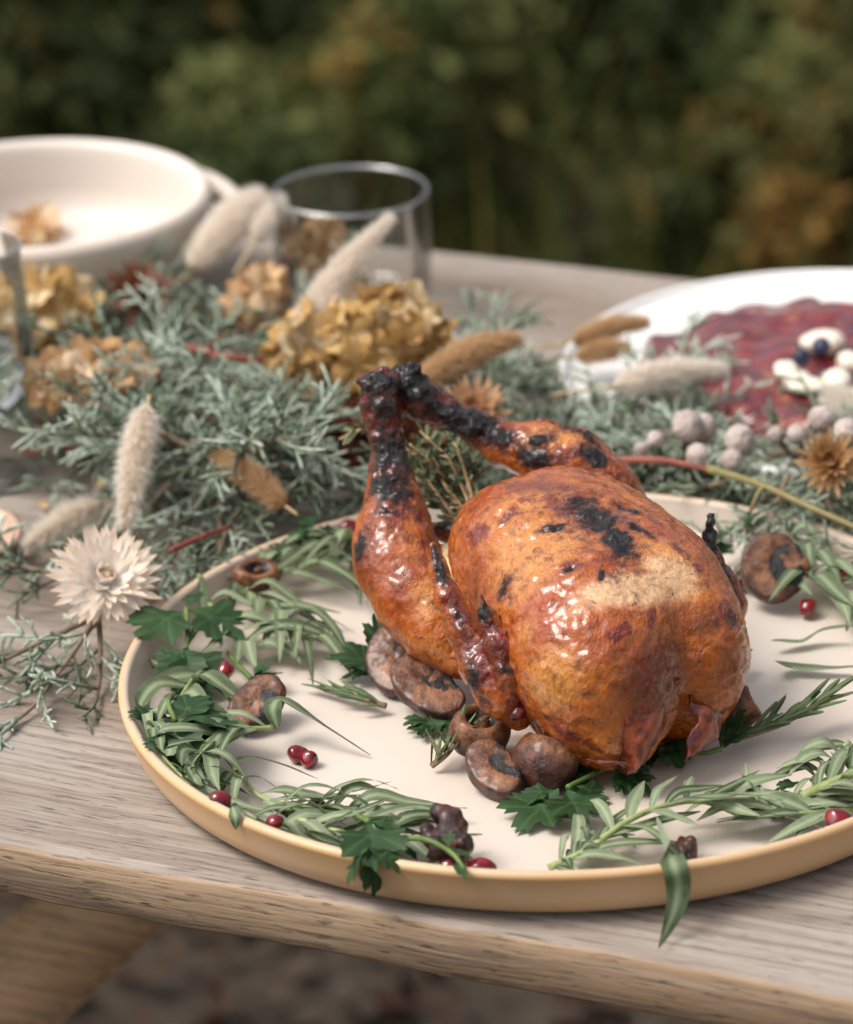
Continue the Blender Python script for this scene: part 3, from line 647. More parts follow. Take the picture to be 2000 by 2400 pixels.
# ------------------------------------------------------------------ herbs, mushrooms and seeds on the platter
M_TARR = m_leaf('tarragon_leaf', (0.046, 0.076, 0.028), (0.265, 0.315, 0.195), under=(0.34, 0.40, 0.28), rough=.55, vary=.5, trans=.22, nscale=130)
M_TSTEM = m_plain('tarragon_stem', (0.20, 0.25, 0.085), (0.38, 0.43, 0.19), 120, .5, .2)
M_PARS = m_leaf('parsley_leaf', (0.009, 0.028, 0.008), (0.038, 0.082, 0.028), under=(0.075, 0.14, 0.075), rough=.42, vary=.45, trans=.18, nscale=150, patch=(0.040, 0.098, 0.046))
M_PSTEM = m_plain('parsley_stem', (0.08, 0.14, 0.03), (0.16, 0.24, 0.06), 120, .5, .2)
M_ROSE = m_leaf('rosemary_needle', (0.045, 0.075, 0.032), (0.115, 0.155, 0.07), under=(0.33, 0.33, 0.19), rough=.5, vary=.4, trans=.05, nscale=220)
M_RSTEM = m_plain('rosemary_stem', (0.17, 0.10, 0.06), (0.33, 0.23, 0.14), 200, .7, .4)
M_THYME = m_leaf('thyme_leaf', (0.045, 0.065, 0.025), (0.14, 0.165, 0.085), under=(0.20, 0.22, 0.14), rough=.6, vary=.45, trans=.1, nscale=200)
M_THSTEM = m_plain('thyme_stem', (0.26, 0.15, 0.07), (0.44, 0.29, 0.15), 200, .6, .3)

def support(x, y):                     # height of the platter (or table) under a point
    r = math.hypot(x, y)
    if r < .152: return PL_Z
    if r < .1645: t = (r - .152) / .0125; return PL_Z + t * t * (PL_H - PL_Z)
    if r < .1702: return PL_H
    return 0.0
def leaf_strip(curve, width, fold=.25, twist=0.0, roll0=0.0, rows=12, wave=0.0, seed=0, shape='lance', up=(0, 0, 1)):
    """a long leaf: midrib along the curve, blade either side, slightly folded, with its own thickness in shading only where thin"""
    C = spline(curve, rows); T = np.gradient(C, axis=0); T /= np.linalg.norm(T, axis=1)[:, None]
    V, vein = [], []; cols = (-1, -.5, 0, .5, 1)
    for i in range(rows):
        t = i / (rows - 1)
        if shape == 'lance': wd = width * max(.06, (math.sin(math.pi * min(1, t ** .75 * .97 + .03)) ** .8))
        else: wd = width * max(.1, math.sin(math.pi * (t * .9 + .05)) ** .55)
        _, s, n_ = frame_from(T[i], up); a = roll0 + twist * t
        s2, n2 = s * math.cos(a) + n_ * math.sin(a), n_ * math.cos(a) - s * math.sin(a)
        wv = wave * math.sin(t * 17 + seed) * width
        for c in cols:
            V.append(C[i] + s2 * (c * wd * .5) + n2 * (abs(c) * wd * fold + wv * c * abs(c))); vein.append(1.0 if c == 0 else 0.0)
    k = len(cols); F = [(i * k + j, i * k + j + 1, (i + 1) * k + j + 1, (i + 1) * k + j) for i in range(rows - 1) for j in range(k - 1)]
    return np.array(V), F, vein
def leaf_obj(name, V, F, vein, mat_, root, base):
    me = mesh(name, V - base, F, mat_); attr(me, 'vein', vein); o = obj(name, me, root); return o
def clamp_over(V, gap=.0008, lift=0.0, out=True):
    for v in V:
        s = support(v[0], v[1])
        if s == 0.0 and not out: continue
        if v[2] < s + gap + lift: v[2] = s + gap + lift + (0.0)
    return V
def stem_curve(px, zoff, n=24, seed=0):
    rg = np.random.default_rng(seed); out = []
    for i, q in enumerate(px):
        z = q[2] if len(q) > 2 else PL_Z + zoff
        out.append(P(q[0], q[1], z))
    return spline(out, n)
def tarragon(px, label, n=14, L=(.022, .042), wd=(.0032, .0064), seed=0, zoff=.004, rad=.0011, spread=(18, 60), lift=.008, group='tarragon sprigs on the platter'):
    rg = np.random.default_rng(seed); C = stem_curve(px, zoff, 28, seed); base = C[0].copy()
    root = tag(empty('tarragon_sprig', base), label, 'tarragon', group)
    sV, sF = tube(clamp_over(C.copy(), rad), np.linspace(rad, rad * .55, len(C)), 7); obj('stem', mesh('stem', sV - base, sF, M_TSTEM), root)
    for k in range(n):
        t = (k + .5) / n * .98 + .02 if n > 1 else 1.0; i = min(len(C) - 2, int(t * (len(C) - 1))); p0 = C[i].copy()
        T = C[i + 1] - C[i]; T[2] = 0; T /= np.linalg.norm(T); a = R(rg.uniform(*spread)) * (1 if k % 2 else -1)
        if k == n - 1: a *= .25
        d = np.array([T[0] * math.cos(a) - T[1] * math.sin(a), T[0] * math.sin(a) + T[1] * math.cos(a), 0])
        l = rg.uniform(*L); h = rg.uniform(.1, .9) * lift; bend = rg.normal(0, .14); s_ = np.array([-d[1], d[0], 0])
        pts = [p0, p0 + d * l * .3 + np.array([0, 0, h]), p0 + d * l * .65 + s_ * bend * l * .4 + np.array([0, 0, h * rg.uniform(.3, 1.0)]), p0 + d * l * .98 + s_ * bend * l + np.array([0, 0, h * rg.uniform(-.8, .5)])]
        pts = np.array(pts)
        for q in pts[1:]:
            rr_ = math.hypot(q[0], q[1])
            if rr_ > .160: q[:2] *= (.160 + (rr_ - .160) * .12) / rr_
        pts = clamp_over(pts, .001, rg.uniform(0, .0015))
        V, F, ve = leaf_strip(pts, rg.uniform(*wd), rg.uniform(.02, .16), rg.uniform(-.9, .9), rg.uniform(-.5, .5), 12, rg.uniform(0, .05), k)
        leaf_obj('leaf', clamp_over(V, .0005), F, ve, M_TARR, root, base)
    return root
def single_leaf(pts, width, label, mat_=None, name='tarragon_leaf', fold=.15, twist=.4, roll0=0., rows=16, group='loose tarragon leaves', cat='leaf', wave=.02, up=(0, 0, 1)):
    pts = np.array([P(*q) if len(q) == 3 else Q(q[0], q[1], q[3]) for q in pts]); V, F, ve = leaf_strip(pts, width, fold, twist, roll0, rows, wave, 1, up=up)
    me = mesh(name, V - pts[0], F, mat_ or M_TARR); attr(me, 'vein', ve)
    return tag(obj(name, me, None, pts[0]), label, cat, group)

# parsley
_pk = [(0, .64), (6, .54), (12, .56), (18, .47), (26, .34), (33, .47), (39, .47), (46, .55), (53, .48), (60, .49), (67, .38), (76, .44), (84, .40), (92, .42), (102, .32), (118, .22), (140, .19), (160, .25), (180, .38)]
def leaflet(L, rg, wide=1.0, cup=.12, droop=.25):
    """one toothed, lobed blade with a wedge base; grown in rings from a point on its midrib"""
    A = np.array([-q[0] for q in reversed(_pk)] + [q[0] for q in _pk[1:-1]], float); Rr = np.array([q[1] for q in reversed(_pk)] + [q[1] for q in _pk[1:-1]]) * (1 + rg.normal(0, .05, len(A)))
    m = len(A); cx = .38; V, vein = [(cx * L, 0, .0)], [1.0]; rings = (.25, .5, .75, .9, 1.0); ax = np.array([0, 46, -46, 84, -84, 180, -180]); ph = rg.uniform(0, 6)
    for t in rings:
        for a, r_ in zip(A, Rr):
            x = cx + r_ * t * math.cos(R(a)); y = r_ * t * math.sin(R(a)) * wide * 1.15; vd = np.abs(a - ax).min(); ve = math.exp(-(vd / 4.5) ** 2)
            z = -droop * x * x + cup * abs(y) * 1.2 + .03 * math.sin(9 * x + ph) + .05 * y * math.sin(6 * x + ph) - ve * .012
            V.append((x * L, y * L, z * L)); vein.append(ve * .9)
    F = [(0, 1 + j, 1 + (j + 1) % m) for j in range(m)]
    for i in range(len(rings) - 1):
        for j in range(m):
            o, o2 = 1 + i * m + j, 1 + i * m + (j + 1) % m; F.append((o, o + m, o2 + m, o2))
    return np.array(V), F, vein
def parsley(px, z, leaflets, label, seed=0, stem=None, lift=.0, group='parsley leaves on the platter', over=True, name='parsley_sprig', mat_=None):
    """leaflets: (start x, start y, tip x, tip y, width factor, droop, tilt, dz0, dz1)"""
    rg = np.random.default_rng(seed); base = P(*px, z); root = tag(empty(name, base), label, 'parsley', group)
    for lf in leaflets:
        x0, y0, x1, y1 = lf[:4]; wide = lf[4] if len(lf) > 4 else 1.0; droop = lf[5] if len(lf) > 5 else .2; tilt = lf[6] if len(lf) > 6 else 0.0
        z0 = z + (lf[7] if len(lf) > 7 else 0); z1 = z + (lf[8] if len(lf) > 8 else 0)
        a, c = P(x0, y0, z0), P(x1, y1, z1); d = c - a; L = np.linalg.norm(d) * 1.04
        V, F, ve = leaflet(L, rg, wide, rg.uniform(.05, .2), droop); dd, s, n_ = frame_from(d)
        s2, n2 = s * math.cos(tilt) + n_ * math.sin(tilt), n_ * math.cos(tilt) - s * math.sin(tilt)
        V = a + V[:, :1] * dd - V[:, 1:2] * s2 + V[:, 2:] * n2 + (c - a - dd * L) * 0
        if over: V = clamp_over(V, .0008 + rg.uniform(0, .0015), out=False)
        leaf_obj('leaflet', V, F, ve, mat_ or M_PARS, root, base)
    if stem:
        C = spline([P(q[0], q[1], q[2] if len(q) > 2 else z) for q in stem], 14); sV, sF = tube(clamp_over(C, .001, out=False), np.linspace(.0011, .0008, 14), 7); obj('stem', mesh('stem', sV - base, sF, M_PSTEM), root)
    return root
zf = PL_Z
parsley((437, 1425), zf + .019, [(437, 1425, 322, 1490, .95, .06, .1, 0, -.001), (437, 1425, 575, 1478, .9, .2, 0, 0, -.004), (437, 1425, 470, 1375, .7, .2, .2, 0, .004)], 'parsley sprig with wide teal leaflets reaching over the rim beside the strawflower', 3, [(437, 1425, zf + .019), (440, 1480, zf + .016), (437, 1520, zf + .013)])
parsley((435, 1520), zf + .014, [(435, 1520, 345, 1555, .75, .2, .1, 0, -.004), (435, 1520, 490, 1600, .9, .25, 0, 0, -.004), (435, 1520, 415, 1610, .8, .2, 0, 0, -.005), (452, 1545, 370, 1590, .7, .2, 0, -.004, -.005)], 'dark parsley sprig lying inside the rim above the long pale leaf', 5, [(435, 1520, zf + .009), (480, 1580, zf + .004), (540, 1640, zf + .002)])
parsley((412, 1690), zf + .020, [(412, 1690, 560, 1672, 1.0, .18, .25, 0, .002), (412, 1690, 482, 1612, .7, .15, 0, 0, .004), (412, 1690, 405, 1806, .9, .22, -.1, 0, -.008), (425, 1700, 560, 1700, .85, .25, -.2, -.003, -.007), (425, 1700, 520, 1740, .8, .2, -.2, -.003, -.008)], 'glossy dark parsley sprig with a hooked stem near the lone cut mushroom', 8, [(412, 1690, zf + .020), (395, 1650, zf + .022), (405, 1630, zf + .019), (425, 1650, zf + .010), (470, 1615, zf + .006)])
parsley((365, 1700), zf + .015, [(372, 1672, 315, 1700, 1.1, .35, .5, 0, .0), (372, 1672, 345, 1712, .9, .3, .2, 0, -.004), (360, 1660, 318, 1668, .8, .3, .2, 0, -.002)], 'curled blackish green parsley leaf pressed against the inner rim', 9)
parsley((590, 1592), zf + .006, [(590, 1592, 660, 1572, .9, .1, .3, 0, .004), (590, 1592, 632, 1548, .7, .1, 0, 0, .006), (590, 1592, 610, 1560, .7, .1, 0, 0, .006)], 'small pointed parsley leaf standing behind the lone cut mushroom', 12, [(590, 1592, zf + .006), (560, 1560, zf + .007), (535, 1530, zf + .006)])
parsley((905, 1560), zf + .006, [(905, 1560, 775, 1530, .95, .1, 0, 0, .006), (905, 1560, 800, 1580, .75, .1, 0, 0, -.002), (905, 1560, 880, 1430, .55, .1, .4, 0, .020), (905, 1560, 935, 1470, .8, .1, 0, 0, .012)], 'pale teal parsley leaf tucked behind the mushrooms under the upright drumstick', 15, [(905, 1560, zf + .006), (940, 1600, zf + .003)])
parsley((870, 1925), zf + .018, [(865, 1925, 930, 1990, 1.0, .3, 0, .002, -.006), (865, 1925, 880, 2005, .9, .2, 0, .002, .003), (865, 1925, 935, 1935, .6, .1, 0, .002, .002)], 'grey green parsley leaf resting above the rim beside the shrivelled mushroom', 18, [(865, 1925, zf + .02), (820, 1905, zf + .012), (760, 1890, zf + .006)])
parsley((868, 1990), PL_H + .004, [(860, 1985, 800, 2062, .85, .2, .1, 0, -.012), (860, 1985, 895, 2098, .85, .2, 0, 0, -.017), (860, 1985, 942, 2030, .7, .2, 0, 0, -.004)], 'bright teal parsley leaf hanging over the rim beside the shrivelled mushroom', 19, over=False)
parsley((1050, 1985), zf + .020, [(1050, 1985, 1110, 2010, .55, .1, .2, 0, -.002), (1050, 1985, 1055, 1945, .7, .1, .2, 0, .004), (1065, 2010, 1095, 2060, .35, .1, 0, 0, -.002), (960, 1965, 975, 2015, .8, .2, 0, -.006, -.012)], 'thin stemmed parsley leaf draped across the shrivelled mushroom', 21, [(940, 1965, zf + .017), (1000, 1968, zf + .0235), (1060, 2000, zf + .021), (1090, 2040, zf + .018)])
parsley((1330, 1845), zf + .007, [(1310, 1850, 1212, 1935, 1.0, .12, 0, 0, -.003), (1310, 1850, 1205, 1868, .75, .12, 0, 0, -.001), (1330, 1848, 1365, 1925, 1.0, .1, 0, .003, .001), (1350, 1840, 1430, 1870, .85, .2, -.2, 0, -.004), (1345, 1842, 1400, 1905, .7, .2, 0, -.002, -.005)], 'broad parsley sprig spread on the platter below the breast', 24, [(1330, 1845, zf + .007), (1390, 1815, zf + .006), (1440, 1790, zf + .005)])
parsley((1420, 1800), zf + .007, [(1420, 1800, 1280, 1832, .8, .2, .15, 0, -.002), (1420, 1800, 1330, 1785, .55, .1, 0, 0, .002), (1440, 1800, 1480, 1860, .8, .2, 0, .001, -.004), (1440, 1795, 1525, 1850, .9, .2, 0, .001, -.003), (1440, 1790, 1520, 1800, .7, .1, 0, .001, .003)], 'parsley sprig pressed under the neck end of the chicken', 26, [(1420, 1800, zf + .006), (1480, 1770, zf + .005)])
parsley((1560, 1760), zf + .006, [(1560, 1745, 1600, 1790, 1.0, .2, 0, 0, -.002), (1550, 1740, 1612, 1750, .8, .1, 0, 0, .004), (1550, 1740, 1480, 1790, .8, .2, 0, 0, -.002), (1540, 1720, 1590, 1730, .9, .15, .2, .004, .004)], 'shaded parsley sprig beneath the torn neck skin', 28)
parsley((1690, 1755), zf + .006, [(1690, 1755, 1740, 1655, .55, .1, .3, 0, .012), (1690, 1755, 1755, 1690, .7, .15, 0, 0, .008), (1690, 1755, 1700, 1690, .6, .1, 0, 0, .008)], 'upright dark parsley leaf beside the rosemary at the neck end', 30, [(1690, 1755, zf + .006), (1650, 1765, zf + .004), (1610, 1760, zf + .003)])
parsley((1010, 1680), zf + .004, [(1010, 1680, 945, 1692, .7, .1, 0, 0, .001), (1010, 1680, 990, 1722, .9, .1, 0, 0, 0), (1010, 1680, 1045, 1712, .8, .1, 0, 0, 0), (1010, 1680, 1000, 1660, .8, .1, 0, 0, .002)], 'small dark parsley leaf below the big mushroom slices', 32)
parsley((740, 1240), zf + .022, [(740, 1235, 655, 1262, .8, .2, 0, 0, -.004), (740, 1235, 760, 1310, 1.1, .2, 0, 0, -.010), (740, 1235, 825, 1260, .9, .2, 0, 0, -.006), (740, 1235, 700, 1205, .8, .1, 0, 0, .002)], 'large dark parsley leaf lying over the rim under the garland', 34, over=False)
parsley((1640, 1290), zf + .01, [(1640, 1290, 1585, 1230, .9, .15, 0, 0, .012), (1640, 1290, 1690, 1240, .9, .15, 0, 0, .012), (1640, 1290, 1720, 1290, .8, .1, 0, 0, .004), (1600, 1270, 1570, 1215, .7, .1, 0, 0, .014)], 'dark parsley sprig behind the charred wing tip', 36, [(1640, 1290, zf + .01), (1740, 1220, zf + .016), (1760, 1195, zf + .022)])
parsley((1755, 1250), zf + .014, [(1745, 1255, 1800, 1205, .6, .1, 0, 0, .01), (1745, 1255, 1765, 1200, .5, .1, 0, 0, .01)], 'dark parsley leaf behind the halved mushroom', 38)
parsley((1735, 1545), zf + .008, [(1725, 1540, 1762, 1520, .9, .1, 0, 0, .003), (1725, 1545, 1760, 1552, .9, .1, 0, 0, .0)], 'toothed parsley tip peeking out behind the breast', 40)
parsley((1880, 1830), zf + .008, [(1880, 1830, 1810, 1850, .6, .1, 0, 0, -.002), (1880, 1850, 1835, 1890, .8, .2, 0, -.002, -.004), (1870, 1870, 1800, 1910, .7, .2, 0, -.003, -.005)], 'dark parsley leaf under the thick cut tarragon stems', 42)

# tarragon
tarragon([(640, 1705, zf + .012), (560, 1712, zf + .014), (490, 1735, zf + .017), (462, 1790, zf + .013), (480, 1850, zf + .010)], 'tarragon sprig looping beside the lone cut mushroom', 16, seed=2, lift=.007)
tarragon([(520, 1760, zf + .004), (600, 1860, zf + .009), (700, 1890, zf + .009), (800, 1900, zf + .007), (900, 1935, zf + .006)], 'long tarragon sprig following the rim towards the shrivelled mushroom', 22, seed=4, lift=.008, spread=(10, 45))
tarragon([(530, 1880, zf + .009), (620, 1930, zf + .009), (720, 1965, zf + .009), (810, 1985, zf + .010)], 'tarragon sprig crowded against the rim by two pomegranate seeds', 16, seed=6, lift=.009, spread=(12, 60))
tarragon([(850, 1248, zf + .016), (770, 1275, zf + .016), (690, 1300, zf + .012), (610, 1325, zf + .010)], 'tarragon sprig with a pale straight stem behind the upright drumstick', 16, seed=8, lift=.008)
tarragon([(560, 1380, zf + .008), (620, 1410, zf + .010), (680, 1460, zf + .008), (730, 1520, zf + .004)], 'tarragon sprig drooping onto the bare platter floor', 18, L=(.024, .042), seed=10, lift=.009, spread=(8, 45))
tarragon([(640, 1340, zf + .01), (720, 1330, zf + .012), (800, 1310, zf + .010), (835, 1330, zf + .007)], 'tarragon sprig beside the small dark mushroom piece', 14, seed=12, lift=.01)
tarragon([(500, 1560, zf + .006), (455, 1590, zf + .012), (420, 1650, zf + .013), (440, 1700, zf + .008)], 'pale broad leaved tarragon sprig under the dark parsley', 10, wd=(.0055, .0085), seed=14, lift=.006)
tarragon([(1285, 2035, zf + .003), (1370, 1995, zf + .008), (1470, 1925, zf + .014), (1560, 1888, zf + .016), (1650, 1880, zf + .013), (1740, 1915, zf + .006)], 'arched tarragon sprig along the rim behind the hanging leaf', 22, seed=16, lift=.004, rad=.0014, spread=(15, 70))
tarragon([(1300, 2030, zf + .003), (1360, 2005, zf + .006), (1420, 1970, zf + .004)], 'curly pale tarragon tip at the cut end of the arched sprig', 14, L=(.009, .018), wd=(.002, .0036), seed=18, lift=.008, spread=(25, 80))
tarragon([(1880, 1868, zf + .010), (1950, 1835, zf + .013), (2030, 1800, zf + .014), (2120, 1770, zf + .012)], 'thick cut tarragon stem bundle beside the pink pomegranate seed', 18, seed=20, lift=.008, rad=.0022)
tarragon([(1990, 1740, zf + .014), (1940, 1790, zf + .012), (1900, 1830, zf + .009)], 'curling tarragon tip above the thick cut stems', 12, L=(.012, .024), seed=22, lift=.006)
tarragon([(2060, 1890, zf + .004), (1960, 1900, zf + .008), (1860, 1905, zf + .009), (1760, 1890, zf + .008)], 'tarragon sprig lying between the cut stems and the rim', 16, seed=24, lift=.006, wd=(.0045, .007))
tarragon([(1850, 1330, zf + .012), (1920, 1360, zf + .012), (2000, 1400, zf + .009), (2080, 1440, zf + .008)], 'tarragon sprig leading away from the halved mushroom', 16, seed=26, lift=.008, wd=(.0045, .0075))
tarragon([(1830, 1250, zf + .012), (1900, 1300, zf + .012), (2000, 1340, zf + .010)], 'tarragon sprig at the rim below the brown strawflower', 12, seed=28, lift=.008)
tarragon([(345, 1640, zf + .010), (350, 1720, zf + .013), (390, 1790, zf + .012), (450, 1850, zf + .010)], 'tarragon sprig squeezed against the rim under the curled parsley', 14, seed=30, lift=.006)
tarragon([(700, 1920, zf + .012), (780, 1945, zf + .013), (860, 1960, zf + .012), (930, 1985, zf + .008)], 'tarragon sprig running under the hanging teal parsley leaf', 14, seed=32, lift=.007)
tarragon([(470, 1400, zf + .008), (520, 1440, zf + .012), (560, 1490, zf + .010), (600, 1530, zf + .005)], 'tarragon sprig between the two parsley sprigs nearest the strawflower', 12, seed=34, lift=.007)
single_leaf([(650, 1706, zf + .010), (640, 1662, zf + .016), (662, 1642, zf + .0175), (740, 1690, zf + .012), (868, 1770, zf + .0015)], .0078, 'long olive tarragon leaf arching out from the lone cut mushroom', fold=.12, twist=.5)
single_leaf([(1808, 1502, zf + .006), (1880, 1506, zf + .003), (1930, 1478, zf + .007), (2040, 1462, zf + .010)], .0062, 'twisted tarragon leaf tip curling up over the bare floor', twist=1.0)
single_leaf([(1818, 1550, zf + .009), (1850, 1565, zf + .003), (1930, 1570, zf + .003), (2040, 1560, zf + .005)], .0078, 'broad pale tarragon leaf pointing at the chicken', twist=.2)
single_leaf([(1650, 1858, zf + .001), (1740, 1868, zf + .003), (1870, 1875, zf + .006)], .0072, 'long flat tarragon leaf pointing away from the thick cut stems', twist=.2)
_l = [P(1538, 1918, zf + .016), P(1556, 1970, PL_H + .004), P(1582, 2032, PL_H + .0025), Q(1590, 2080, -.1725), Q(1582, 2130, -.176), Q(1562, 2180, -.181), Q(1544, 2222, -.190)]
V, F, ve = leaf_strip(_l, .0092, .05, .25, 0., 26, .01, 1, up=(0, -1, .2)); me = mesh('tarragon_leaf', V - _l[0], F, M_TARR); attr(me, 'vein', ve)
tag(obj('tarragon_leaf', me, None, _l[0]), 'long tarragon leaf hanging down over the outside of the platter', 'leaf', 'loose tarragon leaves')
_l = [P(545, 1890, PL_H + .002), Q(552, 1915, -.1215), Q(553, 1945, -.123)]
V, F, ve = leaf_strip(_l, .0048, .06, .2, 0., 12, .01, 1, up=(0, -1, .2)); me = mesh('tarragon_leaf', V - _l[0], F, M_TARR); attr(me, 'vein', ve)
tag(obj('tarragon_leaf', me, None, _l[0]), 'short leaf tip poking over the rim by two pomegranate seeds', 'leaf', 'loose tarragon leaves')

# rosemary
def rosemary(px, label, n, seed, L=(.010, .018), z1=.004, fan=(20, 70), rad=.0013):
    rg = np.random.default_rng(seed); C = spline([P(*q) for q in px], 20); base = C[0].copy(); root = tag(empty('rosemary_sprig', base), label, 'rosemary', 'rosemary sprigs around the chicken')
    sV, sF = tube(clamp_over(C.copy(), rad), np.linspace(rad, rad * .6, 20), 7); obj('stem', mesh('stem', sV - base, sF, M_RSTEM), root)
    for k in range(n):
        t = (k + .3) / n; i = min(18, int(t * 19)); p0 = C[i].copy(); T = C[i + 1] - C[i]; d_, s, n_ = frame_from(T)
        az = rg.uniform(0, 6.28); a = R(rg.uniform(*fan)) * (1 - .55 * t)
        d = d_ * math.cos(a) + (s * math.cos(az) + n_ * abs(math.sin(az)) * .8) * math.sin(a); l = rg.uniform(*L)
        pts = clamp_over(np.array([p0, p0 + d * l * .5 + np.array([0, 0, .001]), p0 + d * l]), .0012)
        V, F, ve = leaf_strip(pts, rg.uniform(.0018, .0026), -.28, rg.uniform(-.5, .5), rg.uniform(-1, 1), 8, 0, 0, 'blunt'); leaf_obj('needle', clamp_over(V, .0004), F, ve, M_ROSE, root, base)
rosemary([(905, 1655, zf + .004), (850, 1640, zf + .005), (760, 1618, zf + .004)], 'rosemary sprig pointing out from under the sliced mushrooms', 20, 1, fan=(8, 35))
rosemary([(1012, 1795, zf + .003), (1050, 1765, zf + .008), (1085, 1715, zf + .013)], 'short rosemary sprig with a cut stem below the round mushroom', 16, 2, fan=(30, 100), L=(.011, .020))
rosemary([(1740, 1725, zf + .005), (1820, 1700, zf + .008), (1880, 1670, zf + .011), (1930, 1645, zf + .014)], 'long rosemary sprig sticking out at the neck end', 30, 3, L=(.012, .022), fan=(15, 60), rad=.0016)
rosemary([(1230, 1690, zf + .010), (1200, 1682, zf + .011), (1170, 1682, zf + .010)], 'rosemary needle end squeezed under the glazed wing', 4, 4, fan=(5, 20))

# thyme stuffed in the tail end
def thyme(pts, label, n, seed, group='thyme sprigs stuffed in the chicken'):
    rg = np.random.default_rng(seed); C = spline(pts, 26); base = C[0].copy(); root = tag(empty('thyme_sprig', base), label, 'thyme', group)
    sV, sF = tube(C, np.linspace(.0009, .0005, 26), 6); obj('stem', mesh('stem', sV - base, sF, M_THSTEM), root)
    for k in range(n):
        t = .12 + .88 * k / n; i = min(24, int(t * 25)); T = C[i + 1] - C[i]; d_, s, n_ = frame_from(T); az = rg.uniform(0, 6.28)
        for sg in (1, -1):
            d = d_ * .55 + (s * math.cos(az) + n_ * math.sin(az)) * sg; d /= np.linalg.norm(d); l = rg.uniform(.0038, .0062)
            V, F, ve = leaf_strip(np.array([C[i], C[i] + d * l * .5, C[i] + d * l * .9 + d_ * l * .2]), rg.uniform(.0021, .0030), .18, 0, rg.uniform(-1, 1), 6, 0, 0, 'blunt'); leaf_obj('leaf', V, F, ve, M_THYME, root, base)
th_lab = 'leafy thyme sprig fanning out of the chicken between its legs'
for k, (x1, y1, x2, y2, Y2) in enumerate([(960, 1040, 1090, 1180, .085), (985, 1010, 1070, 1110, .10), (1010, 1060, 1050, 1150, .092), (1040, 1000, 1085, 1090, .105), (1075, 1040, 1080, 1120, .10), (1110, 1070, 1100, 1140, .096), (1135, 1085, 1110, 1150, .09), (975, 1120, 1040, 1190, .082), (1030, 1110, 1060, 1170, .088), (1060, 1150, 1075, 1200, .075), (950, 1070, 1020, 1150, .09), (1000, 1160, 1045, 1205, .074)]):
    thyme([bl(-.016, .050, .050) + np.array([0, 0, .002 * (k % 3)]), Q(x2, y2, .072 + .0), Q((x1 + x2) / 2, (y1 + y2) / 2 - 10, (.072 + Y2) / 2), Q(x1, y1, Y2)], th_lab, 15, 50 + k)
thyme([bl(-.016, .050, .058), Q(1040, 1130, .078), Q(930, 1035, .092), Q(860, 1005, .098), Q(795, 1030, .10)], 'single thyme sprig poking out past the upright ankle', 20, 70)

# mushrooms
b = NB('mushroom_flesh'); co = b.coord(); g = b.attr('gill'); e = b.attr('skin')
n = b.noise(co, 190, 5, .62); n2 = b.noise(co, 60, 3); fb = b.noise(b.map(co, (300, 90, 300)), 1.0, 4)
n4 = b.noise(co, 650, 4, .65)
c = b.mix(b.step(b.math('ADD', b.math('MULTIPLY', n, .4), b.math('ADD', b.math('MULTIPLY', n2, .35), b.math('MULTIPLY', n4, .25))), .40, .60), (0.080, 0.025, 0.011), (0.275, 0.118, 0.050))
c = b.mix(b.math('MULTIPLY', e, .93), c, b.mix(b.step(n, .35, .65), (0.022, 0.007, 0.006), (0.085, 0.024, 0.015)))
c = b.mix(b.step(b.math('ADD', g, b.math('MULTIPLY', b.math('SUBTRACT', n, .5), .7)), .30, .62), c, (0.010, 0.0075, 0.008))
b.pbr(Base_Color=c, Roughness=b.math('SUBTRACT', .62, b.math('MULTIPLY', n2, .25)), Specular_IOR_Level=.35, Coat_Weight=.32, Coat_Roughness=.2, Normal=b.bump(b.math('ADD', b.math('ADD', n, b.math('MULTIPLY', n4, .6)), b.math('MULTIPLY', fb, .5)), .8, .0012)); M_MUSH = b.m
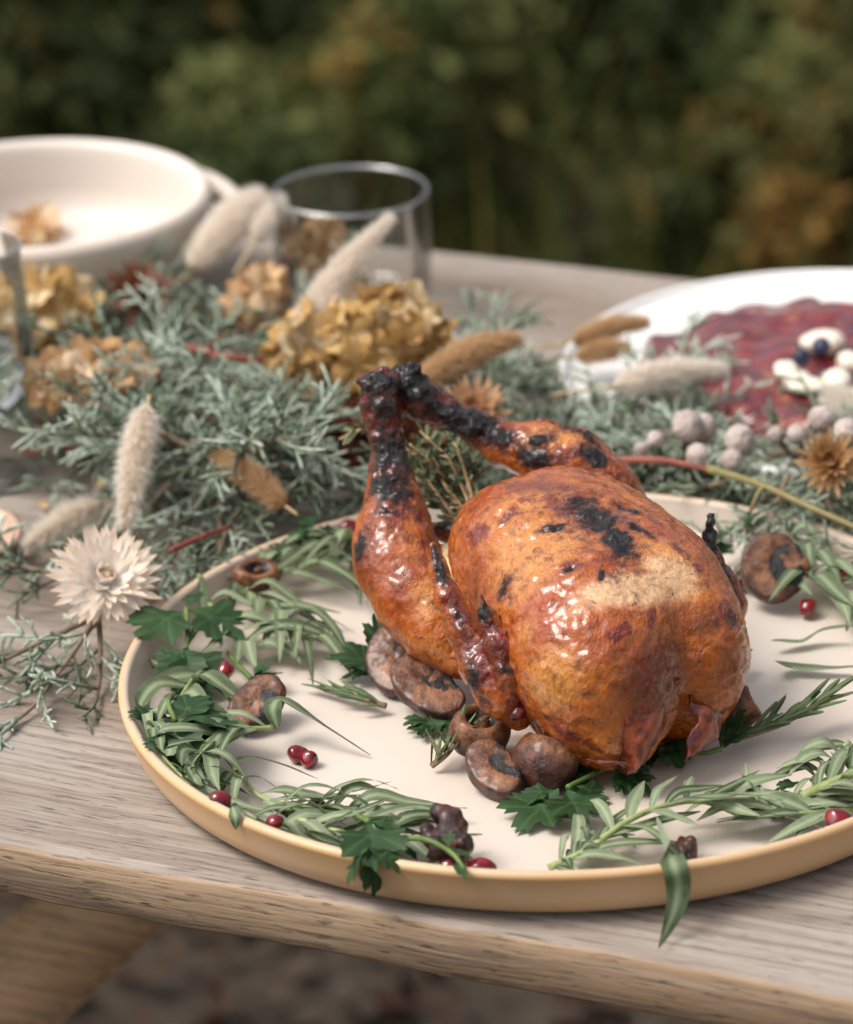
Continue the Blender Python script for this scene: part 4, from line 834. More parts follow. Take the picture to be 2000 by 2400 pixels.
def mushroom(px, py, z, a, bb, th, face, spin, label, seed=0, kind='slice', Y=None, group='roasted mushrooms'):
    """a slice shows its cut face (direction face); a, bb half sizes of the cap in photo pixels"""
    c = P(px, py, z) if Y is None else Q(px, py, Y); s_ = mpp(c); a *= s_; bb *= s_; rg = np.random.default_rng(seed)
    root = tag(empty('mushroom', c), label, 'mushroom', group)
    zax = np.asarray(face, float); zax /= np.linalg.norm(zax); _, xs, ys = frame_from(zax, (0, 0, 1))
    xs = -xs
    M = np.stack([xs * math.cos(spin) + ys * math.sin(spin), ys * math.cos(spin) - xs * math.sin(spin), zax], 1); Mi = M.T
    if kind == 'slice':
        def gmask(p):                                 # the gills, an uneven dark patch under the crescent of the cap
            q = np.sqrt((p[:, 0] / (a * .74)) ** 2 + ((p[:, 1] + bb * .60) / (bb * .80)) ** 2); return np.clip((1.12 - q) / .40, 0, 1)
        def f(p):
            d = s_ell(p, (0, 0, 0), (a, bb, a * .8)); d = smax(d, np.abs(p[:, 2]) - th * (1 - .12 * np.clip((p[:, 0] / a) ** 2 + (p[:, 1] / bb) ** 2, 0, 1) ** 2), .0010)
            d = smax(d, -(s_ell(p, (-a * .50, -bb * 1.18, 0), (a * .34, bb * .34, a))), .0015)
            return d + gmask(p) * (p[:, 2] > 0) * .0008
        gillf = lambda V: gmask(V) * (V[:, 2] > 0) * np.clip(.62 + .8 * fbm(V, 170, seed, 3), 0, 1.2)
        skinf = lambda V: np.clip(np.clip((np.sqrt((V[:, 0] / a) ** 2 + (V[:, 1] / bb) ** 2) - .66) / .32, 0, 1) ** 1.3 + np.clip((th * .55 - V[:, 2]) / (th * .3), 0, 1), 0, 1)
        def fs(p): return smax(s_cap(p, (0, -bb * .05, 0), (0, -bb * .86, 0), a * .17, a * .22), np.abs(p[:, 2]) - th * 1.0, .0012)
    elif kind == 'half':                                                                 # round cap, gills up
        def f(p):
            d = s_ell(p, (0, 0, -th * .1), (a, bb, th)); d = smax(d, -s_ell(p, (0, 0, th * .95), (a * .58, bb * .58, th * .75)), .0025); return smax(d, -(s_ell(p, (0, 0, th * 1.6), (a * 1.3, bb * 1.3, th))), .003)
        gillf = lambda V: np.exp(-((V[:, 0] / (a * .52)) ** 2 + (V[:, 1] / (bb * .52)) ** 2) ** 1.5) * (V[:, 2] > -th * .25)
        skinf = lambda V: np.clip((.25 * th - V[:, 2]) / (th * .4), 0, 1)
        def fs(p): return s_ell(p, (a * .08, 0, th * .18), (a * .24, bb * .24, th * .32))
    else:                                                                                # shrivelled, crumpled
        rg2 = rg.normal(0, 1, (11, 3))
        def f(p):
            d = s_ell(p, (0, 0, 0), (a * .72, bb * .62, th * .62))
            for q in rg2: d = smin(d, s_ell(p, q / np.linalg.norm(q) * np.array([a, bb, th]) * .80, (a * .30, bb * .30, th * .34)), .0012)
            return d + .0022 * fbm(p, 150, seed, 2)
        gillf = lambda V: .5 * (fbm(V, 160, seed, 2) > .1); skinf = lambda V: np.ones(len(V)) * .95; fs = None
    R0 = np.array([a, bb, max(th, .001)]) * 1.2 + .004; h = max(.0007, a / 26)
    for nm, ff in (('cap', f), ('stem', fs)):
        if ff is None: continue
        V, F = surface_nets(ff, -R0, R0, h); Nn = normals(ff, V); V2 = V + Nn * (.0005 * fbm(V, 130, seed + 3, 2) + .0002 * fbm(V, 420, seed + 7, 2))[:, None]
        me = mesh(nm, V2 @ Mi, F, M_MUSH); attr(me, 'gill', gillf(V) if nm == 'cap' else np.zeros(len(V))); attr(me, 'skin', skinf(V) if nm == 'cap' else np.zeros(len(V)) + .12); obj(nm, me, root)
    return root
mushroom(930, 1545, zf + .012, 98, 72, .0038, (-.25, -.55, .8), R(110), 'large mushroom slice under the upright drumstick, outermost of the row', 1)
mushroom(1003, 1612, zf + .0115, 108, 64, .0038, (-.05, -.5, .85), R(140), 'mushroom slice overlapping the large one below the wing', 2)
mushroom(1125, 1710, zf + .013, 76, 70, .011, (.12, -.25, .95), R(10), 'round mushroom cap with open dark gills below the wing', 3, 'half')
mushroom(1160, 1806, zf + .008, 92, 60, .0045, (-.1, -.45, .85), R(128), 'cut mushroom leaning out onto the bare platter floor', 4)
mushroom(1280, 1775, zf + .012, 80, 66, .012, (.3, .5, .8), R(0), 'dark wrinkled mushroom wedged under the breast', 5, 'half')
mushroom(1738, 1655, zf + .013, 28, 55, .010, (.9, .1, .4), R(0), 'brown mushroom edge showing between the breast and the long rosemary sprig', 6, 'half')
mushroom(1812, 1330, zf + .017, 86, 78, .0042, (-.05, -.75, .65), R(95), 'halved mushroom leaning upright near the charred wing tip', 7)
mushroom(603, 1650, zf + .010, 82, 56, .0042, (-.1, -.5, .85), R(60), 'cut mushroom slice lying among tarragon, away from the other mushrooms', 8)
mushroom(600, 1345, zf + .013, 62, 40, .008, (.2, -.4, .9), R(-8), 'small dark mushroom piece at the rim under the garland', 9, 'half')
mushroom(1055, 1965, zf + .0135, 92, 66, .0130, (0, -.2, 1), 0, 'shrivelled blackened mushroom against the inside of the rim', 10, 'shrivel')
mushroom(1600, 2000, zf + .006, 70, 34, .0060, (0, 0, 1), 0, 'blackened mushroom scrap behind the hanging leaf', 12, 'shrivel')

# pomegranate seeds
b = NB('pomegranate_aril'); co = b.coord(); n = b.noise(co, 260, 2, .5)
c = b.mix(b.step(n, .35, .7), (0.12, 0.002, 0.006), (0.34, 0.006, 0.016))
b.pbr(Base_Color=c, Roughness=.12, Transmission_Weight=.25, IOR=1.4, Subsurface_Weight=.25, Subsurface_Radius=(.003, .0004, .0004), Subsurface_Scale=1.0, Coat_Weight=.8, Coat_Roughness=.05, Normal=b.bump(n, .2, .0006)); M_POM = b.m
def seed_mesh(seed):
    rg = np.random.default_rng(seed); bm = bmesh.new(); bmesh.ops.create_icosphere(bm, subdivisions=3, radius=1.0); V = np.array([v.co[:] for v in bm.verts]); F = [tuple(v.index for v in f_.verts) for f_ in bm.faces]; bm.free()
    N_ = rg.normal(size=(7, 3)); N_ /= np.linalg.norm(N_, axis=1)[:, None]
    for q in N_:                                          # soft facets
        d = V @ q; V = V - np.where(d > .82, (d - .82) * .85, 0)[:, None] * q
    V = V * np.array([.0046, .0035, .0035]); V *= (1 - .28 * np.clip(V[:, :1] / .0046, -1, 1) * np.array([0, 1, 1])); return mesh('seed', V, F, M_POM)
SEEDS = [seed_mesh(s) for s in range(4)]
for k, (x, y, dz, lab, sc) in enumerate([(700, 1768, 0, 'one of two joined pomegranate seeds alone on the bare platter floor', 1.0), (722, 1778, 0, 'one of two joined pomegranate seeds alone on the bare platter floor', .95),
        (528, 1573, .006, 'pomegranate seed resting on parsley above the lone cut mushroom', 1.0), (518, 1875, .012, 'pomegranate seed touching the rim beside the short hanging leaf tip', 1.0), (642, 1930, .010, 'pomegranate seed wedged between the tarragon and the rim', 1.0),
        (740, 1897, .001, 'pomegranate seed lying behind a tarragon stem', 1.05), (1128, 2036, .004, 'pomegranate seed at the rim beside the shrivelled mushroom', 1.25), (1045, 2032, .007, 'pomegranate seed almost hidden by the draped parsley', .8),
        (1732, 1357, .001, 'pomegranate seed between the charred wing tip and the halved mushroom', 1.25), (1966, 1922, .010, 'pink pomegranate seed at the rim below the cut tarragon stems', 1.2), (1965, 1350, .008, 'pomegranate seed among the tarragon behind the halved mushroom', 1.1),
        (1893, 1425, .001, 'pomegranate seed under a broad tarragon leaf', 1.05), (822, 1238, .012, 'pomegranate seed beside the upright drumstick near the garland', 1.1), (655, 1415, .004, 'pomegranate seed half buried in tarragon leaves', 1.0), (374, 1690, .006, 'pomegranate seed behind the curled parsley leaf', .8), (1002, 1362, 0, '', 0)]):
    if not lab: continue
    p_ = P(x, y, zf + .0034 * sc + dz); o = obj('pomegranate_seed', SEEDS[k % 4], None, p_, (0.2 * k, .15 * (k % 3), 2.1 * k), sc); tag(o, lab, 'pomegranate seed', 'pomegranate seeds on the platter')
# ------------------------------------------------------------------ crockery and glasses behind the platter
# cream bowl
cb = P(80, 448, .058); RB = 418 * mpp(cb); HB = .058
prof = [(.002, .002), (RB * .70, .002), (RB * .72, 0), (RB * .78, 0), (RB * .84, .003), (RB * .93, .014), (RB * .97, .030), (RB * .985, HB - .012), (RB * .998, HB - .005)] + arc(RB - .0048, HB - .0046, .0046, 0, 180, 10) + \
       [(RB - .0102, HB - .010), (RB * .90, .034), (RB * .87, .024), (RB * .82, .0185), (RB * .74, .0165), (RB * .5, .016), (.002, .016)]
bowl = tag(empty('bowl', (cb[0], cb[1], 0)), 'wide cream ceramic bowl with lug handle beyond the garland', 'bowl')
o = dish('bowl_body', prof, M_BOWL, (0, 0, 0), 128, parent=bowl)
for sgn in (1, -1):
    hp = [(math.cos(R(a)) * .020 * .8 + RB * .955, math.sin(R(a)) * .032, HB - .012 - .004 * math.cos(R(a))) for a in np.linspace(-95, 95, 14)]
    V, F = tube(spline(hp, 22), .0052, 10); V[:, 0] *= sgn; V = V @ np.array([[math.cos(.25), math.sin(.25), 0], [-math.sin(.25), math.cos(.25), 0], [0, 0, 1]])
    me = mesh('handle', V, F, M_BOWL); attr(me, 'outside', np.zeros(len(V)) + .5); attr(me, 'rimness', np.zeros(len(V))); obj('handle', me, bowl)
# white plate with a tart
cp = P(1965, 862, .016); RP = 655 * mpp(cp)
prof = [(.002, .0015), (RP * .58, .0015), (RP * .60, 0), (RP * .66, 0), (RP * .70, .0025), (RP * .97, .0150)] + arc(RP - .0020, .0163, .0019, -60, 190, 8) + [(RP * .93, .0150), (RP * .72, .0070), (RP * .66, .0050), (.002, .0046)]
dish('white_plate', prof, M_WHITE, (cp[0], cp[1], 0), 128); tag(bpy.data.objects['white_plate'], 'broad white plate under the purple red tart', 'plate')
b = NB('berry_tart_glaze'); co = b.coord(); n = b.noise(co, 70, 5, .6); n2 = b.noise(b.map(co, loc=(3, 2, 1)), 120, 4); n3 = b.noise(b.map(co, loc=(8, 2, 1)), 45, 3)
c = b.mix(b.step(n, .35, .62), (0.075, 0.012, 0.022), (0.21, 0.028, 0.030)); c = b.mix(b.math('MULTIPLY', b.step(n2, .55, .68), .7), c, (0.40, 0.115, 0.035)); c = b.mix(b.math('MULTIPLY', b.step(n3, .55, .7), .75), c, (0.085, 0.025, 0.075))
b.pbr(Base_Color=c, Roughness=.22, Coat_Weight=.6, Coat_Roughness=.1, Normal=b.bump(n, .9, .004)); M_TART = b.m
M_CREAM = m_plain('whipped_cream', (0.70, 0.62, 0.50), (0.80, 0.75, 0.66), 90, .5, .3, .001, .4, 0, .2)
M_BLUE = m_plain('blueberry_skin', (0.012, 0.014, 0.035), (0.045, 0.05, 0.10), 120, .45, .2)
tc = P(1935, 865, .012); tc[2] = .0046; RT = 432 * mpp(tc); tart = tag(empty('tart', tc), 'purple red glazed fruit tart topped with cream on the white plate', 'tart')
nr, na = 26, 140; V = [(0, 0, .0165)]
for i in range(1, nr + 1):
    for k in range(na):
        a = 2 * math.pi * k / na; t = i / nr; r = RT * (1 + .045 * math.sin(7 * a + 1) + .025 * math.sin(17 * a))
        if t <= .8: q, z = t / .8 * .93, .0165 - .004 * (t / .8) ** 3
        else: q, z = .93 + .07 * math.sin((t - .8) / .2 * math.pi / 2), .0125 * math.cos((t - .8) / .2 * math.pi / 2)
        V.append((r * q * math.cos(a), r * q * math.sin(a), z))
V = np.array(V); V[:, 2] += (np.clip(V[:, 2] / .012, 0, 1)) * (.0030 * fbm(V, 60, 4, 3) + .0030 * fbm(V, 25, 8, 2)); V[:, 2] = np.maximum(V[:, 2], 0.0004)
F = [(0, 1 + k, 1 + (k + 1) % na) for k in range(na)] + [(1 + i * na + k, 1 + (i + 1) * na + k, 1 + (i + 1) * na + (k + 1) % na, 1 + i * na + (k + 1) % na) for i in range(nr - 1) for k in range(na)]
obj('tart_base', mesh('tart_base', V, F, M_TART), tart)
def blob(name, c, r, mat_, root, base, seed, amp=.12, h=None):
    c = np.asarray(c); r = np.asarray(r, float); V, F = surface_nets(lambda p: s_ell(p, (0, 0, 0), r), -r * 1.15, r * 1.15, h or r.min() / 6, 1)
    V = V * (1 + amp * fbm(V, .9 / r.max(), seed, 2))[:, None]; return obj(name, mesh(name, V + c - base, F, mat_), root)
for k, (x, y, rx, ry, rz) in enumerate([(1845, 868, 36, 30, 22), (1895, 902, 50, 30, 18), (1962, 890, 40, 28, 20), (1935, 800, 50, 32, 26), (1988, 850, 36, 28, 22), (1872, 890, 30, 24, 18)]):
    p_ = P(x, y, .026); s_ = mpp(p_); blob('cream', p_, (rx * s_, ry * s_ * 1.3, rz * s_), M_CREAM, tart, tc, k, .28)
for k, (x, y) in enumerate([(1878, 838), (1925, 812), (1952, 800)][:2]):
    p_ = P(x, y, .034); s_ = mpp(p_); blob('blueberry', p_, (22 * s_,) * 3, M_BLUE, tart, tc, k, .04)
# tumbler
gb = P(833, 745, 0); HG = .076; gt = Q(833, 448, gb[1]); HG = gt[2]; RG = 187 * mpp(gt)
tw = .0021; prof = [(.001, .0012), (RG * .80, .0012), (RG * .86, 0), (RG * .93, .001), (RG * .965, .005), (RG, .03), (RG, HG - .001)] + arc(RG - tw * .6, HG - .0007, tw * .6, 20, 160, 5) + [(RG - tw * 1.15, HG - .003), (RG - tw * 1.2, .03), (RG * .93, .012), (RG * .84, .0095), (.001, .009)]
tum = empty('tumbler', (gb[0], gb[1], 0)); V, F = capped(prof, 96); obj('glass_wall', mesh('glass_wall', V, F, M_GLASS), tum)
def ring(r, z, t, n=96): return tube(np.array([(r * math.cos(a), r * math.sin(a), z) for a in np.linspace(0, 2 * math.pi, n)]), t, 10, cap=False)
obj('rim', mesh('rim', *ring(RG - tw * .6, HG + .0002, .0011), M_GRIM), tum); tag(tum, 'clear wide drinking glass standing empty behind the dried hydrangea', 'glass')
# stemmed glass with water
gs = P(-40, 1118, 0); gt = Q(-40, 577, gs[1]); H = gt[2]; r_ = 137 * mpp(gt)
prof = [(.0008, .0006), (r_ * .9, .0006), (r_ * .98, .0), (r_ * .99, .0016), (r_ * .6, .0034), (.0055, .006), (.0042, .012), (.0042, H * .17), (.007, H * .21), (r_ * .55, H * .27), (r_ * .88, H * .36), (r_ * 1.03, H * .50), (r_ * 1.05, H * .62), (r_ * 1.0, H * .85), (r_ * .965, H - .0008)] + \
       arc(r_ * .965 - .0007, H - .0006, .0006, 20, 160, 5) + [(r_ * .945, H * .85), (r_ * .995, H * .62), (r_ * .975, H * .50), (r_ * .82, H * .375), (r_ * .48, H * .295), (.001, H * .27)]
wg = tag(empty('stemmed_glass', (gs[0], gs[1], 0)), 'stemmed glass half full of water by the ochre hydrangea', 'glass')
V, F = capped(prof, 80); obj('glass_bowl', mesh('glass_bowl', V, F, M_GLASS), wg)
obj('rim', mesh('rim', *ring(r_ * .955, H + .0002, .0009), M_GRIM), wg); wl = H * .56; prof = [(.0008, H * .268), (r_ * .50, H * .288), (r_ * .84, H * .369), (r_ * .992, H * .50), (r_ * 1.005, wl), (.0008, wl)]
V, F = capped(prof, 80); obj('water', mesh('water', V, F, M_WATER), wg)
# spoon
b = NB('copper_spoon'); co = b.coord(); n = b.noise(co, 120, 3); b.pbr(Base_Color=b.mix(b.step(n, .3, .7), (0.50, 0.33, 0.25), (0.60, 0.41, 0.32)), Roughness=.42, Metallic=.35, Normal=b.bump(n, .1, .0004)); M_SPOON = b.m
sp = P(-34, 1250, .010); s_ = mpp(sp); spoon = tag(empty('serving_spoon', (sp[0], sp[1], 0)), 'rose brown serving spoon lying on the table beside the stemmed glass', 'spoon')
nu, nv = 14, 40; V = []
for i in range(nu + 1):
    for k in range(nv):
        t = i / nu; a = 2 * math.pi * k / nv; V.append((.0150 * t * math.cos(a), .024 * t * math.sin(a) * (1 - .1 * math.sin(a)), .0025 + .0105 * t ** 2.2))
F = [(i * nv + k, (i + 1) * nv + k, (i + 1) * nv + (k + 1) % nv, i * nv + (k + 1) % nv) for i in range(nu) for k in range(nv)]
o = obj('spoon_bowl', mesh('spoon_bowl', V, F, M_SPOON), spoon, rot=(0, 0, .25)); md = o.modifiers.new('t', 'SOLIDIFY'); md.thickness = .0018; md.offset = 0
V, F = tube(spline([(-.003, -.024, .0130), (-.012, -.040, .018), (-.05, -.075, .016), (-.11, -.10, .006), (-.15, -.115, .004)], 24), np.linspace(.0030, .0045, 24), 10, squash=.5); obj('handle', mesh('handle', V, F, M_SPOON), spoon)

# ------------------------------------------------------------------ dried flowers and cypress garland
def m_cyp():
    b = NB('cypress_scales'); co = b.coord(); rn = b.rnd(); n = b.noise(co, 420, 3); v = b('TexVoronoi', Vector=b.map(co, (1, 1, 1)), Scale=900.0)
    f = b.math('ADD', b.math('MULTIPLY', b.attr('tip'), .55), b.math('ADD', b.math('MULTIPLY', rn, .65), b.math('MULTIPLY', b.math('SUBTRACT', n, .5), .8)), clamp=True)
    c = b.ramp(f, [(0, (0.055, 0.052, 0.030)), (.35, (0.095, 0.115, 0.070)), (.7, (0.210, 0.262, 0.188)), (1, (0.46, 0.53, 0.435))])
    b.pbr(Base_Color=c, Roughness=.7, Specular_IOR_Level=.25, Normal=b.bump(v, .6, .0006)); return b.m
M_CYP = m_cyp(); M_CSTEM = m_plain('cypress_twig', (0.12, 0.085, 0.055), (0.22, 0.17, 0.115), 150, .8, .4)
def branchlet(seed):
    rg = np.random.default_rng(seed); parts, tips = [], []
    def cord(p0, d, l, r0, depth):
        m_ = 6; side = np.cross(d, rg.normal(size=3)); side /= np.linalg.norm(side); bend = rg.uniform(-.3, .3)
        C = np.array([p0 + d * l * t + side * bend * l * t * t for t in np.linspace(0, 1, m_)])
        rad = r0 * np.array([1, 1.12, .95, 1.08, .95, .45]); V, F = tube(C, rad, 5); parts.append((V, F)); tips.append(np.repeat(np.linspace(.15 if depth == 0 else .4, 1.0, m_), 5))
        if depth < 2:
            for k in range(rg.integers(4, 7) if depth == 0 else rg.integers(0, 3)):
                t = rg.uniform(.15, .92); i = int(t * (m_ - 1)); a = R(rg.uniform(32, 62)); az = (k % 2) * math.pi + rg.normal(0, .5); d2, s, nn = frame_from(C[i + 1] - C[i])
                e = d2 * math.cos(a) + (s * math.cos(az) + nn * math.sin(az)) * math.sin(a); cord(C[i], e, l * rg.uniform(.28, .5), r0 * .88, depth + 1)
    cord(np.zeros(3), np.array([1.0, 0, 0]), .027, .00068, 0); V, F = join_parts(parts); me = mesh('branchlet', V, F, M_CYP); attr(me, 'tip', np.concatenate(tips)); return me
BRANCH = [branchlet(s) for s in range(9)]
def rot_to(d, roll): 
    x, s, n_ = frame_from(d); y = s * math.cos(roll) + n_ * math.sin(roll); z = np.cross(x, y); return Matrix(((x[0], y[0], z[0], 0), (x[1], y[1], z[1], 0), (x[2], y[2], z[2], 0), (0, 0, 0, 1)))
def cypress(p0, d, l, seed, label, group, n=11, droop=0.0, scale=1.0, sprd=(25, 65), floor=.002):
    rg = np.random.default_rng(seed); p0 = np.asarray(p0, float); d = np.asarray(d, float); d /= np.linalg.norm(d); side = np.cross(d, (0, 0, 1.0)); side /= np.linalg.norm(side); be = rg.uniform(-.25, .25)
    C = np.array([p0 + d * l * t + side * be * l * t * t + np.array([0, 0, -droop * l * t * t]) for t in np.linspace(0, 1, 12)]); C[:, 2] = np.maximum(C[:, 2], floor + .001)
    root = tag(empty('cypress_sprig', p0), label, 'cypress sprig', group); V, F = tube(C - p0, np.linspace(.0013, .0006, 12) * scale, 6); obj('stem', mesh('stem', V, F, M_CSTEM), root)
    for k in range(n):
        t = .12 + .88 * (k + .5) / n; i = min(10, int(t * 11)); d2, s, nn = frame_from(C[i + 1] - C[i]); a = R(rg.uniform(*sprd)) * (1 - .6 * (k == n - 1)); az = (k % 2) * math.pi + rg.normal(0, .7)
        e = d2 * math.cos(a) + (s * math.cos(az) + nn * math.sin(az) * .8) * math.sin(a); sc = rg.uniform(.75, 1.25) * scale
        if C[i][2] + e[2] * .024 * sc < floor + .001: e[2] = max(e[2], (floor + .001 - C[i][2]) / (.024 * sc)) if abs(e[2]) > 0 else e[2]; e /= np.linalg.norm(e)
        m_ = rot_to(e, rg.uniform(0, 6.28)); m_ = Matrix.Translation(Vector(C[i] - p0)) @ m_ @ Matrix.Scale(sc, 4); obj('branchlet', BRANCH[rg.integers(0, 9)], root, mw=m_)
    return root
HYC = P(838, 818, .046)
GAR = spline([P(-150, 800, .02), P(120, 830, .02), P(450, 880, .02), P(760, 980, .02), P(1150, 1030, .02), P(1500, 1040, .02), P(1800, 1080, .02), P(2150, 1150, .02)], 60)
rg = np.random.default_rng(77)
LANDMARKS = [((100, 700), 'the stemmed glass'), ((200, 900), 'the peach hydrangea spray'), ((320, 690), 'the russet cone flower'), ((620, 690), 'the pale floret cluster'), ((500, 830), 'the wine red twig'), ((840, 850), 'the big ochre hydrangea'), ((320, 1090), 'the hanging white grass head'),
             ((600, 1110), 'the light tan grass head'), ((780, 1030), 'the upright ankle'), ((1100, 850), 'the plump tan grass head'), ((1110, 970), 'the rusty pink strawflower'), ((1560, 890), 'the long cream grass head'), ((1620, 1030), 'the grey berry spray'), ((1940, 1080), 'the brown strawflower'), ((1380, 980), 'the sloping drumstick'), ((1300, 800), 'the white plate')]
def gl(p0, e):                         # say which one by the nearest thing anyone could find
    s_, _ = screen(np.array([(np.asarray(p0) + np.asarray(e)) / 2])); return 'grey green cypress sprig in the garland beside ' + min(LANDMARKS, key=lambda l: (l[0][0] - s_[0, 0]) ** 2 + (l[0][1] - s_[0, 1]) ** 2)[1]
gg = 'cypress sprigs of the table garland'
for k in range(104):
    i = rg.integers(2, 57); t = i / 59; c = GAR[i]; T = GAR[i + 1] - GAR[i]; T /= np.linalg.norm(T); Nn = np.array([-T[1], T[0], 0]); hw_ = .085 * (1 - t) + .050 * t if t < .5 else .050
    off = rg.uniform(-1, 1) * hw_; p0 = c + Nn * off; p0[2] = .004 + rg.uniform(0, 1) * (.040 if t < .5 else .024) * (1 - (off / hw_) ** 2 * .6)
    if math.hypot(p0[0], p0[1]) < .185: p0[:2] *= .19 / math.hypot(p0[0], p0[1])
    if t < .35 and p0[1] > .47: p0[1] = .44
    a = R(rg.normal(0, 38)) + (math.pi if rg.uniform() < .5 else 0); d = np.array([T[0] * math.cos(a) - T[1] * math.sin(a), T[0] * math.sin(a) + T[1] * math.cos(a), rg.uniform(-.05, .38)])
    l = rg.uniform(.05, .095); e = p0 + d / np.linalg.norm(d) * l
    if math.hypot(e[0], e[1]) < .166 or e[2] > (.062 if t < .5 else .034): d = np.array([-d[0], -d[1], min(d[2], .05)])
    e = p0 + d / np.linalg.norm(d) * l
    if math.hypot(e[0], e[1]) < .166: continue
    if any(abs(q[0] - HYC[0]) < .06 and q[1] < HYC[1] + .02 and q[1] > HYC[1] - .10 and q[2] > .02 for q in (p0, e)): continue
    cypress(p0, d, l, 200 + k, gl(p0, e), gg, n=int(rg.integers(10, 15)), droop=rg.uniform(-.1, .3))
for k in range(34):
    x, y = rg.uniform(230, 760), rg.uniform(930, 1190)
    if y > 1010 + (x - 230) * .45: y = 960 + (x - 230) * .35
    p0 = P(x, y, rg.uniform(.012, .042)); a = rg.uniform(0, 6.28); d = np.array([math.cos(a), math.sin(a), rg.uniform(0, .45)]); l = rg.uniform(.045, .075); e = p0 + d / np.linalg.norm(d) * l
    if math.hypot(e[0], e[1]) < .178: d[:2] *= -1
    cypress(p0, d, l, 900 + k, gl(p0, p0 + d / np.linalg.norm(d) * l), gg, n=int(rg.integers(9, 14)))
for (x0, y0, z0, x1, y1, z1, l, lab) in [(225, 1445, .020, 60, 1520, .010, .062, 'spreading cypress sprig beneath the white strawflower'), (220, 1460, .018, 90, 1650, .004, .070, 'spreading cypress sprig beneath the white strawflower'), (230, 1440, .018, 250, 1600, .004, .050, 'spreading cypress sprig beneath the white strawflower'),
                                         (220, 1375, .014, 40, 1305, .016, .058, 'cypress tip sticking out behind the white strawflower'),
                                         (1090, 850, .03, 1170, 790, .030, .045, 'open cypress sprig rising beside the tan grass head'), (1150, 920, .03, 1230, 850, .030, .045, 'cypress sprig between the tan grass head and white plate'),
                                         (1700, 1130, .030, 1530, 1170, .012, .05, 'cypress tip drooping over the platter rim below the berries'), (1850, 1110, .034, 1790, 1240, .022, .055, 'cypress twig hanging onto the platter near the halved mushroom'), (1900, 1090, .034, 1960, 1200, .022, .05, 'cypress tip reaching over the rim below the brown strawflower'),
                                         (480, 1120, .03, 400, 1330, .006, .08, 'cypress sprig lying against the platter rim beside the thin red twig'), (560, 1100, .03, 470, 1260, .02, .08, 'cypress sprig lying against the platter rim beside the thin red twig'), (400, 1130, .03, 300, 1240, .006, .07, 'cypress sprig lying against the platter rim beside the thin red twig'), (430, 1200, .02, 370, 1360, .006, .06, 'cypress sprig lying against the platter rim beside the thin red twig'), (600, 1150, .025, 520, 1230, .022, .06, 'cypress sprig lying against the platter rim beside the thin red twig')]:
    a_, c_ = P(x0, y0, z0), P(x1, y1, z1); cypress(a_, c_ - a_, max(l, np.linalg.norm(c_ - a_) * .8), int(x0 * 7 + y1), lab, gg, n=8 if x0 < 240 else 13)
# bare twigs
M_RTWIG = m_plain('red_twig_bark', (0.16, 0.035, 0.025), (0.30, 0.085, 0.055), 90, .5, .3); M_GTWIG = m_plain('green_twig_bark', (0.20, 0.13, 0.05), (0.24, 0.24, 0.09), 30, .5, .3); M_BTWIG = m_plain('brown_twig_bark', (0.10, 0.06, 0.03), (0.24, 0.15, 0.08), 60, .8, .5)
def twig(px, rad, mat_, label, side=()):
    C = spline([P(*q) for q in px], 24); root = tag(empty('twig', C[0]), label, 'twig'); V, F = tube(C - C[0], np.linspace(rad, rad * .7, 24) * (1 + .06 * np.sin(np.arange(24) * 2.1)), 9); obj('stem', mesh('stem', V, F, mat_), root)
    for (i, x, y, z) in side:
        e = P(x, y, z); V, F = tube(spline([C[i], (C[i] + e) / 2 + np.array([0, 0, .003]), e], 8) - C[0], np.linspace(rad * .7, rad * .4, 8), 7); obj('side_shoot', mesh('side_shoot', V, F, mat_), root)
twig([(1430, 1078, .036), (1560, 1080, .038), (1700, 1110, .036)], .0017, M_RTWIG, 'dark red twig running behind the grey berries')
twig([(1660, 1098, .040), (1790, 1140, .036), (1900, 1190, .032), (2060, 1260, .026)], .0019, M_GTWIG, 'red to green twig lying over the platter rim', [(8, 1760, 1200, .028)])
twig([(440, 815, .045), (540, 838, .045), (640, 850, .040)], .0021, M_RTWIG, 'wine red twig with a snapped end near the big hydrangea', [(6, 520, 790, .055)])
twig([(250, 830, .030), (350, 870, .034), (470, 915, .030)], .0032, M_BTWIG, 'thick brown twig deep in the garland')
twig([(400, 1290, .028), (470, 1260, .030), (540, 1235, .028)], .0014, M_RTWIG, 'thin red twig by the platter rim')
twig([(60, 1060, .01), (180, 1050, .016), (330, 1070, .012)], .0016, M_RTWIG, 'thin dark red twig near the stemmed glass')

